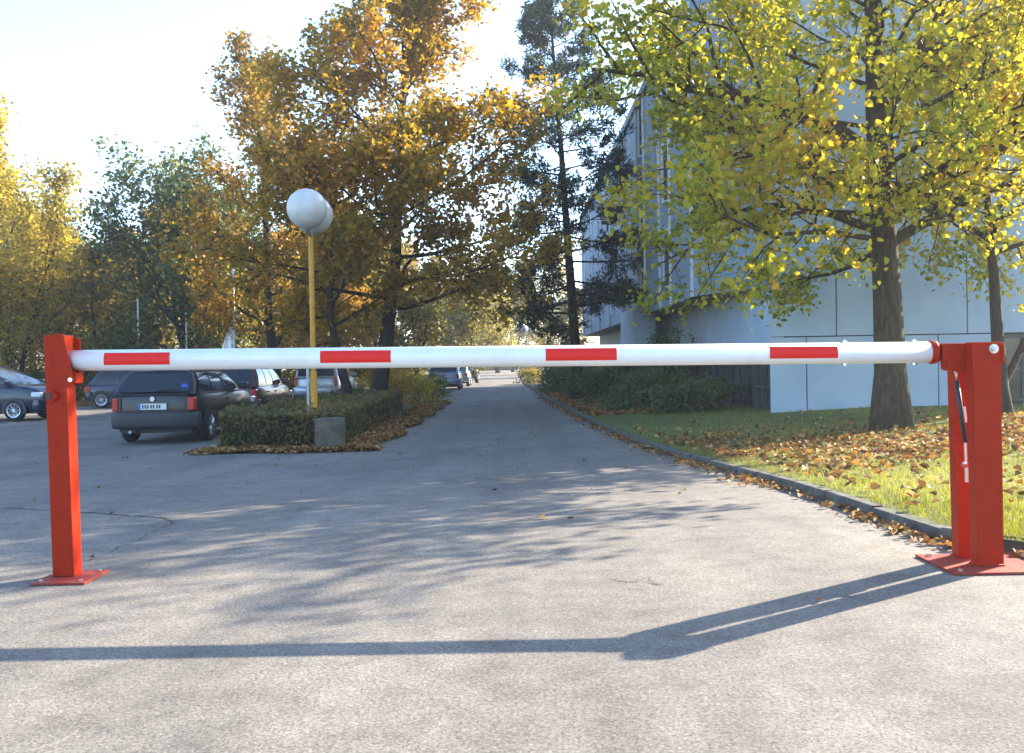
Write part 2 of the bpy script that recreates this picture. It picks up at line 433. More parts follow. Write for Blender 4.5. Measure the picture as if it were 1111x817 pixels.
# island bed around the hedge
bed = []
for y, a, b in [(15.95, -4.9, -3.0), (16.1, -5.15, -2.75), (16.5, -5.3, -2.6), (17.5, -5.3, -2.5), (20, -5.3, -2.45), (24, -5.2, -2.42), (28, -5.1, -2.5), (33, -5, -2.6), (36, -4.8, -2.8), (38, -4.5, -3.2)]:
    bed.append([(a + (b - a) * t, y, g(y) + (.004 + .06 * math.sin(math.pi * t))) for t in np.linspace(0, 1, 9)])
sheet('island_bed', bed, M['earth'])
# thin cracks in the surface
def crack(pxs, w, seed):
    r_ = random.Random(seed); pts = []
    ps = [hit(px, py, flat) for px, py in pxs]
    for i in range(len(ps) - 1):
        n = max(3, int((ps[i + 1] - ps[i]).length / .07))
        pts += [ps[i].lerp(ps[i + 1], k / n) + Vector((r_.gauss(0, .012), r_.gauss(0, .012), 0)) for k in range(n)]
    rows = [[(p.x, p.y - w * .5 * r_.uniform(.3, 1), g(p.y) + .004), (p.x + .004, p.y + w * .5 * r_.uniform(.3, 1), g(p.y) + .004)] for p in pts]
    sheet('road_crack', rows, M['crack'])
crack([(92, 611), (140, 590), (188, 567), (176, 562), (90, 556), (0, 551)], .035, 1)
crack([(655, 628), (680, 631), (705, 632), (722, 636)], .014, 2)
crack([(690, 633), (700, 627), (716, 640)], .010, 3)

# ------------------------------------------------------------------ barrier
RY = 5.08
red, white = M['red'], M['white']
def zx(px, py, Y):
    p = at(px, py, Y); return (p.x, p.z)
gate = empty('barrier_gate', (at(1075, 620, RY).x, RY + .15, 0), 'red and white swing barrier lowered across the road, hinged on a double red post', 'barrier')
GL = gate.location.copy()
def glob(o, root):
    if o.parent == root: o.matrix_parent_inverse = Matrix.Translation(-root.location)
    return o
# base plate
x0 = at(1036, 626, 4.93).x; b = MB(); b.box(x0, x0 + .48, 4.93, 5.42, .001, .014)
glob(b.build('base_plate', M['dusty'], gate, bevel=.002), gate)
for (px, py) in ((x0 + .05, 4.98), (x0 + .43, 4.98), (x0 + .05, 5.36), (x0 + .43, 5.36)):
    b = MB(); b.tube([(px, py, .014), (px, py, .026)], .014, 6); glob(b.build('anchor_bolt', M['steel'], gate), gate)
xl = at(1061.5, 608, RY).x; xr = at(1089.5, 612, RY).x; zt = at(1068, 371, RY).z
def upright(y0, d, tl, ztop):
    b = MB(); vs = []
    for (z, a, c) in ((.014, xl, xr), (ztop, xl - tl, xr - .004)):
        vs += [(a, y0, z), (c, y0, z), (c, y0 + d, z), (a, y0 + d, z)]
    b.add(vs, [(0, 1, 5, 4), (1, 2, 6, 5), (2, 3, 7, 6), (3, 0, 4, 7), (4, 5, 6, 7), (0, 3, 2, 1)])
    return glob(b.build('upright', red, gate, bevel=.004), gate)
upright(RY, .087, .018, zt); upright(RY + .22, .087, .018, zt - .03)
# weld beads at the feet
for y0 in (RY, RY + .22):
    b = MB(); b.tube([(xl - .002, y0 - .002, .018), (xr + .002, y0 - .002, .018)], .006, 6); b.tube([(xl - .003, y0, .018), (xl - .003, y0 + .087, .018)], .006, 6)
    glob(b.build('weld_bead', red, gate, smooth=True), gate)
AY = RY + .1535
# arm
pl = at(74.5, 391.2, AY + .05); pr = at(1009, 382.2, AY)
arm = MB(); arm.tube([pl, pr], .0555, 40)
armo = glob(arm.build('arm', white, gate, smooth=False), gate)
for p_ in armo.data.polygons: p_.use_smooth = len(p_.vertices) == 4
ax = (pr - pl).normalized()
sl = MB()
sl.tube([pr - ax * .006, pr + ax * .012, pr + ax * .03], [.062, .062, .060], 28)
q = at(1018, 382.5, AY); q2 = at(1084, 381.5, AY)
sl.box(q.x, q2.x, AY - .056, AY + .056, q.z - .047, q.z + .047)
glob(sl.build('sleeve', red, armo, bevel=.006), gate)
gz = MB(); gz.prism([zx(1024, 391, AY), zx(1046, 391, AY), zx(1046, 403, AY), zx(1036, 404, AY), zx(1025, 401, AY)], AY - .05, AY + .05)
glob(gz.build('gusset', red, armo, bevel=.004), gate)
for (a_, b_) in ((113, 184.5), (348, 424.5), (592, 668.5), (833, 906)):
    bd = MB(); ta = (at(a_, 390, AY).x - pl.x) / (pr.x - pl.x); tb = (at(b_, 390, AY).x - pl.x) / (pr.x - pl.x)
    pa, pb = pl.lerp(pr, ta), pl.lerp(pr, tb); vs = []; n = 14
    for k in range(n + 1):
        th = rad(-27 + 69 * k / n); o_ = Vector((0, -math.cos(th), math.sin(th))) * .0568
        vs += [pa + o_, pb + o_]
    bd.add(vs, [(2 * k, 2 * k + 1, 2 * k + 3, 2 * k + 2) for k in range(n)])
    glob(bd.build('red_band', M['band'], armo, smooth=True, fix=False), gate)
for px in (917, 992):
    t_ = (at(px, 383, AY).x - pl.x) / (pr.x - pl.x); c = pl.lerp(pr, t_); b = MB()
    b.tube([c + Vector((0, 0, .05)), c + Vector((0, 0, .062))], .013, 12); b.tube([c + Vector((0, 0, .06)), c + Vector((0, 0, .070))], .007, 8)
    b.build('arm_bolt', M['steel'], armo)
    b = MB(); b.tube([c - Vector((0, 0, .05)), c - Vector((0, 0, .066))], .014, 6); b.build('arm_nut', M['steel'], armo)
# pivot bolt
c = at(1078, 378.3, RY); b = MB()
b.tube([(c.x, RY, c.z), (c.x, RY - .005, c.z)], .024, 20); b.tube([(c.x, RY - .004, c.z), (c.x, RY - .018, c.z)], .017, 6); b.tube([(c.x, RY - .017, c.z), (c.x, RY - .026, c.z)], .009, 10)
glob(b.build('pivot_bolt', M['steel'], gate), gate)
b = MB(); c2 = at(1087.5, 384, RY); b.box(c2.x - .006, c2.x + .012, RY - .003, RY + .05, c2.z - .05, c2.z + .05); glob(b.build('hinge_lug', red, gate, bevel=.003), gate)
# gas spring
GY = RY + .12
A_ = lambda px, py: at(px, py, GY)
sp = MB(); sp.tube([A_(1037.7, 413.5), A_(1047.3, 480)], .0135, 14)
spo = glob(sp.build('gas_spring', M['black'], gate, smooth=True), gate)
b = MB(); b.tube([A_(1036.8, 400), A_(1037.8, 414)], .0055, 8); b.sphere(A_(1038.5, 397.5), .013, 12, 8); b.tube([A_(1036.7, 401), A_(1037, 406)], .0085, 8)
glob(b.build('piston_rod', M['steel'], spo, smooth=True), gate)
b = MB(); b.tube([A_(1047.2, 480), A_(1048, 500)], .0075, 8); b.sphere(A_(1046.5, 503), .012, 12, 8); b.tube([A_(1048.6, 507), A_(1049, 523)], .011, 8)
b.box(A_(1044, 503).x, A_(1060, 503).x, GY - .006, GY + .006, A_(1047, 506).z, A_(1047, 502).z)
glob(b.build('lower_fitting', M['steel'], spo), gate)
b = MB(); d_ = A_(1046.5, 458); e_ = A_(1044.3, 441); b.add([d_ + Vector((-.003, -.0155, 0)), d_ + Vector((.011, -.0125, 0)), e_ + Vector((.011, -.0125, 0)), e_ + Vector((-.003, -.0155, 0))], [(0, 1, 2, 3)])
glob(b.build('sticker', M['sticker'], spo, fix=False), gate)

# rest post
LY = 5.22
rp = empty('rest_post', (at(68.5, 629, LY).x, LY + .055, 0), 'single square red post with fork plates holding the free end of the white barrier arm', 'post')
xa, xb = at(57, 629, LY).x, at(80.5, 629, LY).x; ta, tb = at(47, 364, LY), at(70.5, 363, LY)
b = MB(); D = .105; vs = [(xa, LY, .014), (xb, LY, .014), (xb, LY + D, .014), (xa, LY + D, .014), (ta.x, LY, ta.z), (tb.x, LY, ta.z), (tb.x, LY + D, ta.z), (ta.x, LY + D, ta.z)]
b.add(vs, [(0, 1, 5, 4), (1, 2, 6, 5), (2, 3, 7, 6), (3, 0, 4, 7), (4, 5, 6, 7), (0, 3, 2, 1)])
glob(b.build('post', red, rp, bevel=.005), rp)
b = MB(); u = at(32, 636, 5.06).x; b.box(u, u + .275, 5.07, 5.39, .001, .013); glob(b.build('base_plate', M['dusty'], rp, bevel=.002), rp)
for (px, py) in ((u + .035, 5.11), (u + .24, 5.11), (u + .035, 5.35), (u + .24, 5.35)):
    b = MB(); b.tube([(px, py, .013), (px, py, .022)], .011, 6); glob(b.build('anchor_bolt', M['steel'], rp), rp)
b = MB(); b.prism([zx(*p, LY) for p in [(57, 362.6), (68.5, 361.8), (70, 364), (72.5, 375), (79, 404), (81.5, 413), (80, 416.5), (75, 418.3), (62, 418.5), (60, 401)]], LY - .010, LY - .001)
glob(b.build('fork_plate', red, rp, bevel=.002), rp)
YB = LY + D
b = MB(); b.prism([zx(*p, YB) for p in [(60, 418), (60, 372), (74, 372), (75.5, 368), (77.5, 367), (85, 367), (87, 369), (87, 374), (85.5, 384), (84, 400), (86, 402), (86, 414), (84, 418)]], YB + .001, YB + .010)
glob(b.build('fork_plate', red, rp, bevel=.002), rp)
b = MB(); c = at(77, 412, LY); b.tube([(c.x, LY - .012, c.z), (c.x, YB + .012, c.z)], .012, 12); glob(b.build('support_pin', M['steel'], rp), rp)
b = MB(); q0 = at(71, 405, LY); b.box(q0.x, q0.x + .05, LY + .006, YB - .002, at(75, 416, LY).z, at(75, 404.5, LY).z); glob(b.build('rest_block', red, rp, bevel=.003), rp)
c = at(55, 429.7, LY); b = MB(); b.tube([(c.x + .012, LY, c.z), (c.x + .012, LY - .03, c.z)], .030, 20); lk = glob(b.build('lock_barrel', red, rp, bevel=.004), rp)
b = MB(); b.tube([(c.x + .004, LY - .030, c.z), (c.x + .004, LY - .034, c.z)], .018, 16); glob(b.build('lock_face', M['black'], lk), rp)
b = MB(); b.tube([(c.x + .004, LY - .034, c.z), (c.x + .004, LY - .037, c.z)], .007, 10); glob(b.build('keyhole_cover', red, lk), rp)

# ------------------------------------------------------------------ lamps
def lamp(label, base, h, r, ang, polem, hasbox=True):
    root = empty('street_lamp', base, label, 'street lamp', 'twin globe street lamps')
    b = MB(); b.tube([(0, 0, 0), (0, 0, h * .33)], .062, 16); b.tube([(0, 0, h * .33), (0, 0, h * .345)], [.062, .048], 16); b.tube([(0, 0, h * .345), (0, 0, h)], .046, 16)
    b.build('pole', polem, root, smooth=False, bevel=.004)
    b = MB(); ca, sa = math.cos(ang), math.sin(ang)
    for sg in (-1, 1):
        b.tube([(0, 0, h - .03), (sg * ca * r * .55, sg * sa * r * .55, h + .02), (sg * ca * r * 1.02, sg * sa * r * 1.02, h + .07)], .03, 10)
        b.tube([(sg * ca * r * 1.02, sg * sa * r * 1.02, h + .04), (sg * ca * r * 1.02, sg * sa * r * 1.02, h + .10)], [.06, .10], 14)
    b.build('bracket', M['dullsteel'], root)
    for sg in (-1, 1):
        b = MB(); b.sphere((0, 0, 0), r, 40, 24); o = b.build('globe', M['globe'], root, smooth=True); o.location = (sg * ca * r * 1.02, sg * sa * r * 1.02, h + r + .06)
    if hasbox:
        b = MB(); b.tube([(-.095, -.02, 0), (-.095, -.02, h * .36)], .03, 10); b.box(-.12, -.05, -.05, .01, h * .3, h * .31); b.build('conduit', M['dullsteel'], root)
    return root
LYp = 17.6
lb = at(341.5, 470, LYp)
lamp('twin globe lamp on a yellow pole rising out of the clipped hedge', (lb.x, LYp, g(LYp) + .05), 3.66, .345, rad(92), M['yellow'])
fb = at(567, 380, 64)
lamp('small distant twin globe lamp on a grey pole beside the far end of the road', (fb.x + .3, 64, g(64)), 3.1, .34, rad(40), M['dullsteel'], False)

# ------------------------------------------------------------------ cars
def car(name, label, cat, loc, rz, paint, L_=4.4, W=1.7, H=1.46, belt=.92, hood=.86, ws=(1.05, .35), rear=(-2.02, -1.75), rimm=None, rails=False, group='cars parked in the lot', nwin=3, plate=True, bumperm=None, details=True, ro=.86, sticker=False):
    root = empty(name, loc, label, cat, group, rz)
    hw = W / 2; hl = L_ / 2; b = MB(); n = 15; rows = []
    for i in range(n):
        u = -1 + 2 * i / (n - 1); u = math.copysign(abs(u) ** .75, u); x = u * hl * .985
        w = hw * (1 - .13 * abs(u) ** 7)
        bt = .22 + .10 * abs(u) ** 8
        tz = belt if x < ws[0] else belt + (hood - .10 - belt) * ((x - ws[0]) / (hl - ws[0])) ** 1.6
        if x < rear[0] - .12 and rear[0] > -hl + .35: tz = belt - .03
        tz -= .05 * abs(u) ** 12
        half = [(0, bt), (.82 * w, bt), (.955 * w, bt + .07), (.995 * w, bt + .32 * (tz - bt)), (w, bt + .6 * (tz - bt)), (.975 * w, tz - .10), (.94 * w, tz - .015), (.86 * w, tz + .012), (.5 * w, tz + .03), (0, tz + .035)]
        rows.append([(x, y, z) for y, z in half] + [(x, -y, z) for y, z in half[-2:0:-1]])
    m = len(rows[0]); vs = [p for r_ in rows for p in r_]
    fs = [(i * m + j, i * m + (j + 1) % m, (i + 1) * m + (j + 1) % m, (i + 1) * m + j) for i in range(n - 1) for j in range(m)]
    fs += [tuple(range(m)), tuple((n - 1) * m + j for j in range(m))[::-1]]
    b.add(vs, fs)
    bw, tw = .925 * hw, .74 * hw; zb = belt - .01
    def gh(x, side, v):                     # greenhouse side surface point
        return None
    C0 = [(rear[0], bw), (ws[0], bw * .98)]; C1 = [(rear[1], tw), (ws[1], tw * 1.0)]
    # cabin shell with a crowned roof
    def P(u, v, s): # u rear->front, v belt->roof
        xb = C0[0][0] + (C0[1][0] - C0[0][0]) * u; xt = C1[0][0] + (C1[1][0] - C1[0][0]) * u
        bow = .035 * math.sin(math.pi * v)
        y = bw + (tw - bw) * v + bow
        zt = H - .045 - .03 * abs(2 * u - 1) ** 2.5
        return Vector((xb + (xt - xb) * v, s * y, zb + (zt - zb) * v))
    cab = []; us = np.linspace(0, 1, 9)
    for u in us:
        r_ = [P(u, v, 1) for v in (0, .5, .93, 1)]; top = r_[-1]
        r_ += [Vector((top.x, top.y * .82, top.z + .032)), Vector((top.x, 0, top.z + .045))]
        cab.append(r_ + [Vector((p.x, -p.y, p.z)) for p in r_[-2::-1]])
    m2 = len(cab[0]); vs = [p for r_ in cab for p in r_]
    fs = [(i * m2 + j, i * m2 + j + 1, (i + 1) * m2 + j + 1, (i + 1) * m2 + j) for i in range(8) for j in range(m2 - 1)] + [tuple(range(m2)), tuple(8 * m2 + j for j in range(m2))[::-1]]
    b.add(vs, fs)
    b.build('body', paint, root, smooth=True, bevel=.03)
    # side glass
    splits = {2: [(.10, .47), (.51, .90)], 3: [(.07, .32), (.345, .605), (.63, .91)]}[nwin]
    for s in (1, -1):
        for (u0, u1) in splits:
            w_ = MB(); nn = Vector((0, s, .25)).normalized() * .012
            pts = [P(u, v, s) + nn for v in (.07, .3, .5, .7, .90) for u in np.linspace(u0, u1, 3)]
            w_.add(pts, [(i * 3 + j, i * 3 + j + 1, i * 3 + j + 4, i * 3 + j + 3) for i in range(4) for j in range(2)])
            w_.build('side_window', M['glass'], root, smooth=True)
    def endglass(nm, u, d, v0, v1, wf):
        w_ = MB(); pts = []
        for v in np.linspace(v0, v1, 5):
            a = P(u, v, 1)
            for k in np.linspace(-wf, wf, 7): pts.append((a.x + d * (.016 + .02 * (1 - k * k)), a.y * k, a.z))
        w_.add(pts, [(i * 7 + j, i * 7 + j + 1, i * 7 + j + 8, i * 7 + j + 7) for i in range(4) for j in range(6)])
        o = w_.build(nm, M['glass'], root, smooth=True); return o
    rw = endglass('rear_window', 0, -1, .12, .93, .88); endglass('windscreen', 1, 1, .05, .95, .92)
    # bumpers
    for d, nm in ((-1, 'rear_bumper'), (1, 'front_bumper')):
        bb = MB(); rows = []
        for k in np.linspace(-1, 1, 11):
            x = d * (hl + .05 - .16 * abs(k) ** 4); y = k * hw * 1.0
            rows.append([(x - d * .14, y, .60), (x - d * .01, y, .60), (x + d * .02, y, .50), (x, y, .34), (x - d * .06, y, .29), (x - d * .2, y, .29)])
        bb.add([p for r_ in rows for p in r_], [(i * 6 + j, i * 6 + (j + 1) % 6, i * 6 + 6 + (j + 1) % 6, i * 6 + 6 + j) for i in range(10) for j in range(6)] + [tuple(range(6)), tuple(60 + j for j in range(6))])
        bb.build(nm, bumperm or paint, root, smooth=True, bevel=.012)
    # lamps
    for s in (1, -1):
        t = MB(); xx = -hl
        t.box(xx + .004, xx + .22, s * hw * .79, s * hw * .935, belt - .31, belt - .07)
        if H - belt > .6: t.box(xx - .004, xx + .2, s * hw * .80, s * hw * .92, belt - .06, belt + .05)
        t.build('tail_light', M['taillight'], root, bevel=.02)
        h_ = MB(); h_.box(hl - .34, hl - .045, s * hw * .56, s * hw * .97, hood - .27, hood - .13); h_.build('headlight', M['headlight'], root, bevel=.03)
        mr = MB(); mr.box(ws[0] - .38, ws[0] - .22, s * hw * .97, s * (hw + .17), belt + .02, belt + .16); mr.build('wing_mirror', paint, root, bevel=.03)
        for u_ in (.33, .62):
            a = P(u_, 0, s); hd = MB(); hd.box(a.x - .1, a.x + .08, s * hw * .985, s * (hw + .02), belt - .17, belt - .14); hd.build('door_handle', M['trim'], root, bevel=.006)
        sd = MB(); sd.box(-hl * .55, hl * .5, s * hw * .99, s * (hw + .015), .5, .56); sd.build('side_strip', M['trim'], root, bevel=.006)
    g_ = MB(); g_.box(hl - .05, hl + .012, -hw * .42, hw * .42, hood - .28, hood - .16); g_.build('grille', M['trim'], root, bevel=.01)
    if plate:
        for d, z in ((-1, .70), (1, .44)):
            pp = MB(); xx = d * (hl + (.02 if d < 0 else .075)); pp.box(min(xx, xx - d * .02), max(xx, xx - d * .02), -.26, .26, z - .055, z + .055); xo = xx + d * .0015
            for k, yy in enumerate((-.17, -.125, -.08, -.02, .025, .09, .135)): pp.box(min(xx, xo), max(xx, xo), d * yy - .014, d * yy + .014, z - .034, z + .034, None, 1)
            po = pp.build('number_plate', [M['plate'], M['trim']], root)
            q_ = MB(); q_.box(min(xx + d * .003, xx), max(xx + d * .003, xx), (.215 if d < 0 else -.26), (.26 if d < 0 else -.215), z - .054, z + .054); q_.build('plate_strip', M['plateblue'], po)
    if details:
        wp = MB(); a = P(0, .12, 1); wp.tube([(a.x - .05, .02, a.z), (a.x - .045, -.28, a.z + .05), (a.x - .05, -.42, a.z + .03)], .012, 6); wp.build('rear_wiper', M['black'], root)
        bd = MB(); bd.tube([(-hl - .002, 0, belt - .09), (-hl - .014, 0, belt - .09)], .045, 16); bd.build('badge', M['alloy'], root)
        sm_ = MB()
        for s in (1, -1): sm_.box(-hl + .012, -hl + .03, s * hw * .735 - .004, s * hw * .735 + .004, .62, belt)
        sm_.box(-hl + .008, -hl + .03, -hw * .73, hw * .73, .615, .623); sm_.box(-hl + .0, -hl + .03, -hw * .72, hw * .72, belt - .005, belt + .004); sm_.build('tailgate_seam', M['black'], root)
        ex = MB(); ex.tube([(-hl + .25, hw * .5, .25), (-hl - .06, hw * .5, .24)], .03, 10); ex.build('exhaust', M['dullsteel'], root)
    if sticker:
        st = MB(); a = P(0, .34, 1); st.tube([(a.x - .034, -a.y * .74, a.z), (a.x - .040, -a.y * .74, a.z)], .06, 18); st.build('window_sticker', M['plateblue'], rw)
    un = MB(); un.box(-hl * .9, hl * .9, -hw * .8, hw * .8, .2, .36); un.build('underbody', M['trim'], root)
    if rails:
        for s in (1, -1):
            rl = MB(); ps = [P(u, 1, s) + Vector((0, -s * .05, .07 if .04 < u < .96 else .02)) for u in (.03, .07, .3, .6, .9, .96)]; rl.tube(ps, .016, 8); rl.build('roof_rail', M['black'], root)
    # wheels
    wr = .30
    for fx in (hl - .82, -hl + ro):
        for s in (1, -1):
            ar = MB(); nseg = 20; pts = [(fx + (wr + .055) * math.cos(t_), (wr + .055) * math.sin(t_) + wr) for t_ in np.linspace(-.25, math.pi + .25, nseg)]
            y0, y1 = s * (hw - .18), s * (hw + .006)
            ar.add([(x, y0, z) for x, z in pts] + [(x, y1, z) for x, z in pts], [tuple(range(nseg)), tuple(range(nseg, 2 * nseg))[::-1]] + [(i, i + 1, i + 1 + nseg, i + nseg) for i in range(nseg - 1)])
            ar.build('wheel_arch', M['black'], root)
            wh = MB(); yo = s * (hw + .012); yi = s * (hw - .18); prof = [(wr - .10, yo), (wr - .03, yo + s * .004), (wr - .008, yo - s * .02), (wr, yo - s * .05), (wr, yi + s * .04), (wr - .03, yi), (wr - .12, yi)]
            k2 = 28; vs = []; 
            for (r_, y) in prof: vs += [(fx + r_ * math.cos(2 * math.pi * k / k2), y, wr + r_ * math.sin(2 * math.pi * k / k2)) for k in range(k2)]
            wh.add(vs, [(i * k2 + k, i * k2 + (k + 1) % k2, (i + 1) * k2 + (k + 1) % k2, (i + 1) * k2 + k) for i in range(len(prof) - 1) for k in range(k2)])
            ty = wh.build('wheel', M['rubber'], root, smooth=True)
            ri = MB(); rr = wr - .098
            ri.tube([(fx, yo - s * .05, wr), (fx, yo - s * .04, wr)], rr, 24); ri.tube([(fx, yo - s * .03, wr), (fx, yo + s * .004, wr)], .05, 12)
            vs = []
            for (r_, y) in ((rr, yo - s * .045), (rr, yo + s * .003), (rr - .028, yo - s * .004)): vs += [(fx + r_ * math.cos(2 * math.pi * k / k2), y, wr + r_ * math.sin(2 * math.pi * k / k2)) for k in range(k2)]
            ri.add(vs, [(i * k2 + k, i * k2 + (k + 1) % k2, (i + 1) * k2 + (k + 1) % k2, (i + 1) * k2 + k) for i in range(2) for k in range(k2)])
            for k in range(9):
                t_ = 2 * math.pi * k / 9; dv = Vector((math.cos(t_), 0, math.sin(t_))); c0 = Vector((fx, yo - s * .006, wr)); ri.tube([c0 + dv * .04, c0 + dv * (rr - .01)], [.018, .013], 4)
            ri.build('rim', rimm or M['alloy'], ty)
    return root
def paint(name, c, rough=.28, metal=.35): return mat(name, c, rough, metal, .5, .6)
PB = mat('black_paint', (.008, .009, .011), .3, 0, .4, .25); PBl = mat('navy_paint', (.010, .017, .040), .25, 0, .5, .4); PR = mat('wine_paint', (.07, .010, .012), .3, 0, .5, .4); PS = paint('silver_paint', (.34, .38, .42), .3, .5)
PS2 = paint('blue_silver_paint', (.28, .35, .42), .3, .5); PG = paint('charcoal_paint', (.06, .065, .075)); PN = mat('midnight_paint', (.012, .018, .04), .3, 0, .5, .4)
def park(px, py, Y): p = at(px, py, Y); return p.x
wy = 18.35; wx = at(168, 480, wy).x
car('estate_car', 'black estate car with a blue window sticker, seen from behind beside the clipped hedge', 'car', (wx, wy + 2.1, g(19)), rad(90), PB, 4.35, 1.62, 1.40, .93, .88, (1.05, .30), (-2.10, -1.72), rails=True, bumperm=M['trim'], sticker=True)
# the round sticker on its rear window
car('people_carrier', 'dark navy people carrier with silver alloy wheels, its nose next to the single red post', 'car', (at(56, 450, 28.1).x - 2.1, 28.6, g(28)), rad(-4), PBl, 4.3, 1.75, 1.58, .98, .93, (1.42, .35), (-2.0, -1.75))
car('estate_car', 'dark blue estate car parked side-on behind the black estate at the edge of the trees', 'car', (at(93, 440, 36).x + 2.1, 36.8, g(36)), rad(3), PN, 4.3, 1.68, 1.45, .86, .82, (1.1, .25), (-2.05, -1.6), ro=.62)
car('hatchback_car', 'dark wine red hatchback half hidden behind the black estate car and the hedge', 'car', (at(278, 430, 24.2).x - .78, 24.2 + 2.05, g(24)), rad(90), PR, 4.0, 1.62, 1.45, .92, .86, (1.0, .3), (-1.92, -1.6))
car('minivan', 'pale silver minivan seen from behind the yellow lamp pole, above the hedge top', 'van', (at(343, 430, 37.5).x, 37.5 + 2.2, g(38)), rad(90), PS, 4.5, 1.72, 1.62, .95, .9, (1.35, .5), (-2.18, -1.95))
car('estate_car', 'blue silver estate car parked along the far road edge, nearest in its short line', 'car', (at(481, 415, 52).x, 54, g(54)), rad(91), PS2, 4.4, 1.7, 1.5, .93, .88, (1.05, .35), (-2.1, -1.75), group='cars parked along the far road')
car('hatchback_car', 'grey silver hatchback parked just beyond the blue silver estate car', 'car', (at(494, 410, 60).x, 61, g(60)), rad(90), PS, 4.0, 1.7, 1.48, .92, .87, (1.05, .35), (-1.9, -1.6), group='cars parked along the far road')
car('saloon_car', 'tiny distant charcoal car at the end of the parked line on the far road', 'car', (at(507, 406, 78).x, 79, g(78)), rad(90), PG, 4.2, 1.7, 1.42, .9, .85, (1.0, .3), (-1.7, -1.2), group='cars parked along the far road', details=False)

# ------------------------------------------------------------------ concrete drum
dy = 16.35; dxp = at(358.5, 480, dy).x
b = MB(); n = 28
prof = [(0, 0), (.245, 0), (.25, .02), (.25, .47), (.238, .50), (.20, .505), (0, .505)]
b.add([(r_ * math.cos(2 * math.pi * k / n), r_ * math.sin(2 * math.pi * k / n), z) for r_, z in prof for k in range(n)], [(i * n + k, i * n + (k + 1) % n, (i + 1) * n + (k + 1) % n, (i + 1) * n + k) for i in range(len(prof) - 1) for k in range(n)])
o = b.build('concrete_drum', M['concrete'], smooth=False, bevel=0); o.location = (dxp, dy, g(dy) + .03)
for p_ in o.data.polygons: p_.use_smooth = abs(p_.normal.z) < .5
tag(o, 'low round weathered concrete drum standing against the front of the clipped hedge', 'planter')

# ------------------------------------------------------------------ hedges and bushes
def shell_points(rg, n, fn):
    return np.array([fn(rg) for _ in range(n)])
def hedge(label, outline, h, zfun, seed, n, leafm, size, group=None, name='hedge'):
    """clipped hedge following an outline polygon (list of x,y)"""
    rg = np.random.default_rng(seed)
    cx = sum(p[0] for p in outline) / len(outline); cy = sum(p[1] for p in outline) / len(outline)
    root = empty(name, (cx, cy, zfun(cy)), label, 'hedge', group)
    m = len(outline); b = MB(); ring = []
    for (z, s) in ((0, .9), (h * .5, .93), (h * .88, .9), (h * .93, .8)):
        ring.append([((x - cx) * s, (y - cy) * (1 - (1 - s) * .35), z + zfun(y) - zfun(cy)) for x, y in outline])
    b.add([p for r_ in ring for p in r_], [(i * m + j, i * m + (j + 1) % m, (i + 1) * m + (j + 1) % m, (i + 1) * m + j) for i in range(3) for j in range(m)] + [tuple(3 * m + j for j in range(m))])
    b.build('branch_core', M['darkbark'], root)
    import bmesh
    # sample perimeter walls and the top
    P = []; per = [math.hypot(outline[(i + 1) % m][0] - outline[i][0], outline[(i + 1) % m][1] - outline[i][1]) for i in range(m)]
    cum = np.cumsum(per) / sum(per)
    def inside(x, y):
        c = False
        for i in range(m):
            x1, y1 = outline[i]; x2, y2 = outline[(i + 1) % m]
            if (y1 > y) != (y2 > y) and x < (x2 - x1) * (y - y1) / (y2 - y1) + x1: c = not c
        return c
    bx0, bx1 = min(p[0] for p in outline), max(p[0] for p in outline); by0, by1 = min(p[1] for p in outline), max(p[1] for p in outline)
    area_top = .35
    while len(P) < n:
        if rg.random() < area_top:
            x, y = rg.uniform(bx0, bx1), rg.uniform(by0, by1)
            if not inside(x, y): continue
            z = h + .04 * math.sin(x * 3.1 + y * 1.7) + .03 * math.sin(x * 9 + y * 7) + rg.normal() * .04
        else:
            i = int(np.searchsorted(cum, rg.random())); f = rg.random(); (x1, y1), (x2, y2) = outline[i], outline[(i + 1) % m]
            x, y = x1 + (x2 - x1) * f, y1 + (y2 - y1) * f; z = h * rg.random() ** .85
            d_ = Vector((cx - x, cy - y)).normalized() * (abs(rg.normal()) * .07 + .05 * math.sin(z * 9 + x * 5 + y * 4) + .03)
            x += d_.x; y += d_.y
        P.append((x - cx, y - cy, z + zfun(y) - zfun(cy)))
    P = np.array(P); tint = np.clip(.35 + .35 * (P[:, 2] / h > .9) * rg.random(n) + rg.normal(size=n) * .2 + .12 * np.sin(P[:, 0] * 3) + .1 * np.sin(P[:, 1] * 2), 0, 1)
    leaf_mesh('foliage', P, size, rg, leafm, root, 'quad', .7, .2, tint)
    return root
gb = lambda y: g(y) + .03
hedge('low clipped hedge with reddish brown top around the yellow lamp pole', [(-4.95, 16.75), (-4.2, 16.6), (-3.3, 16.65), (-2.95, 16.95), (-2.9, 18), (-3.0, 22), (-3.1, 26), (-3.2, 29), (-3.9, 29.5), (-4.9, 29), (-5.05, 22), (-5.05, 17.1)], .58, gb, 5, 26000, LF['hedge'], .075, name='clipped_hedge')
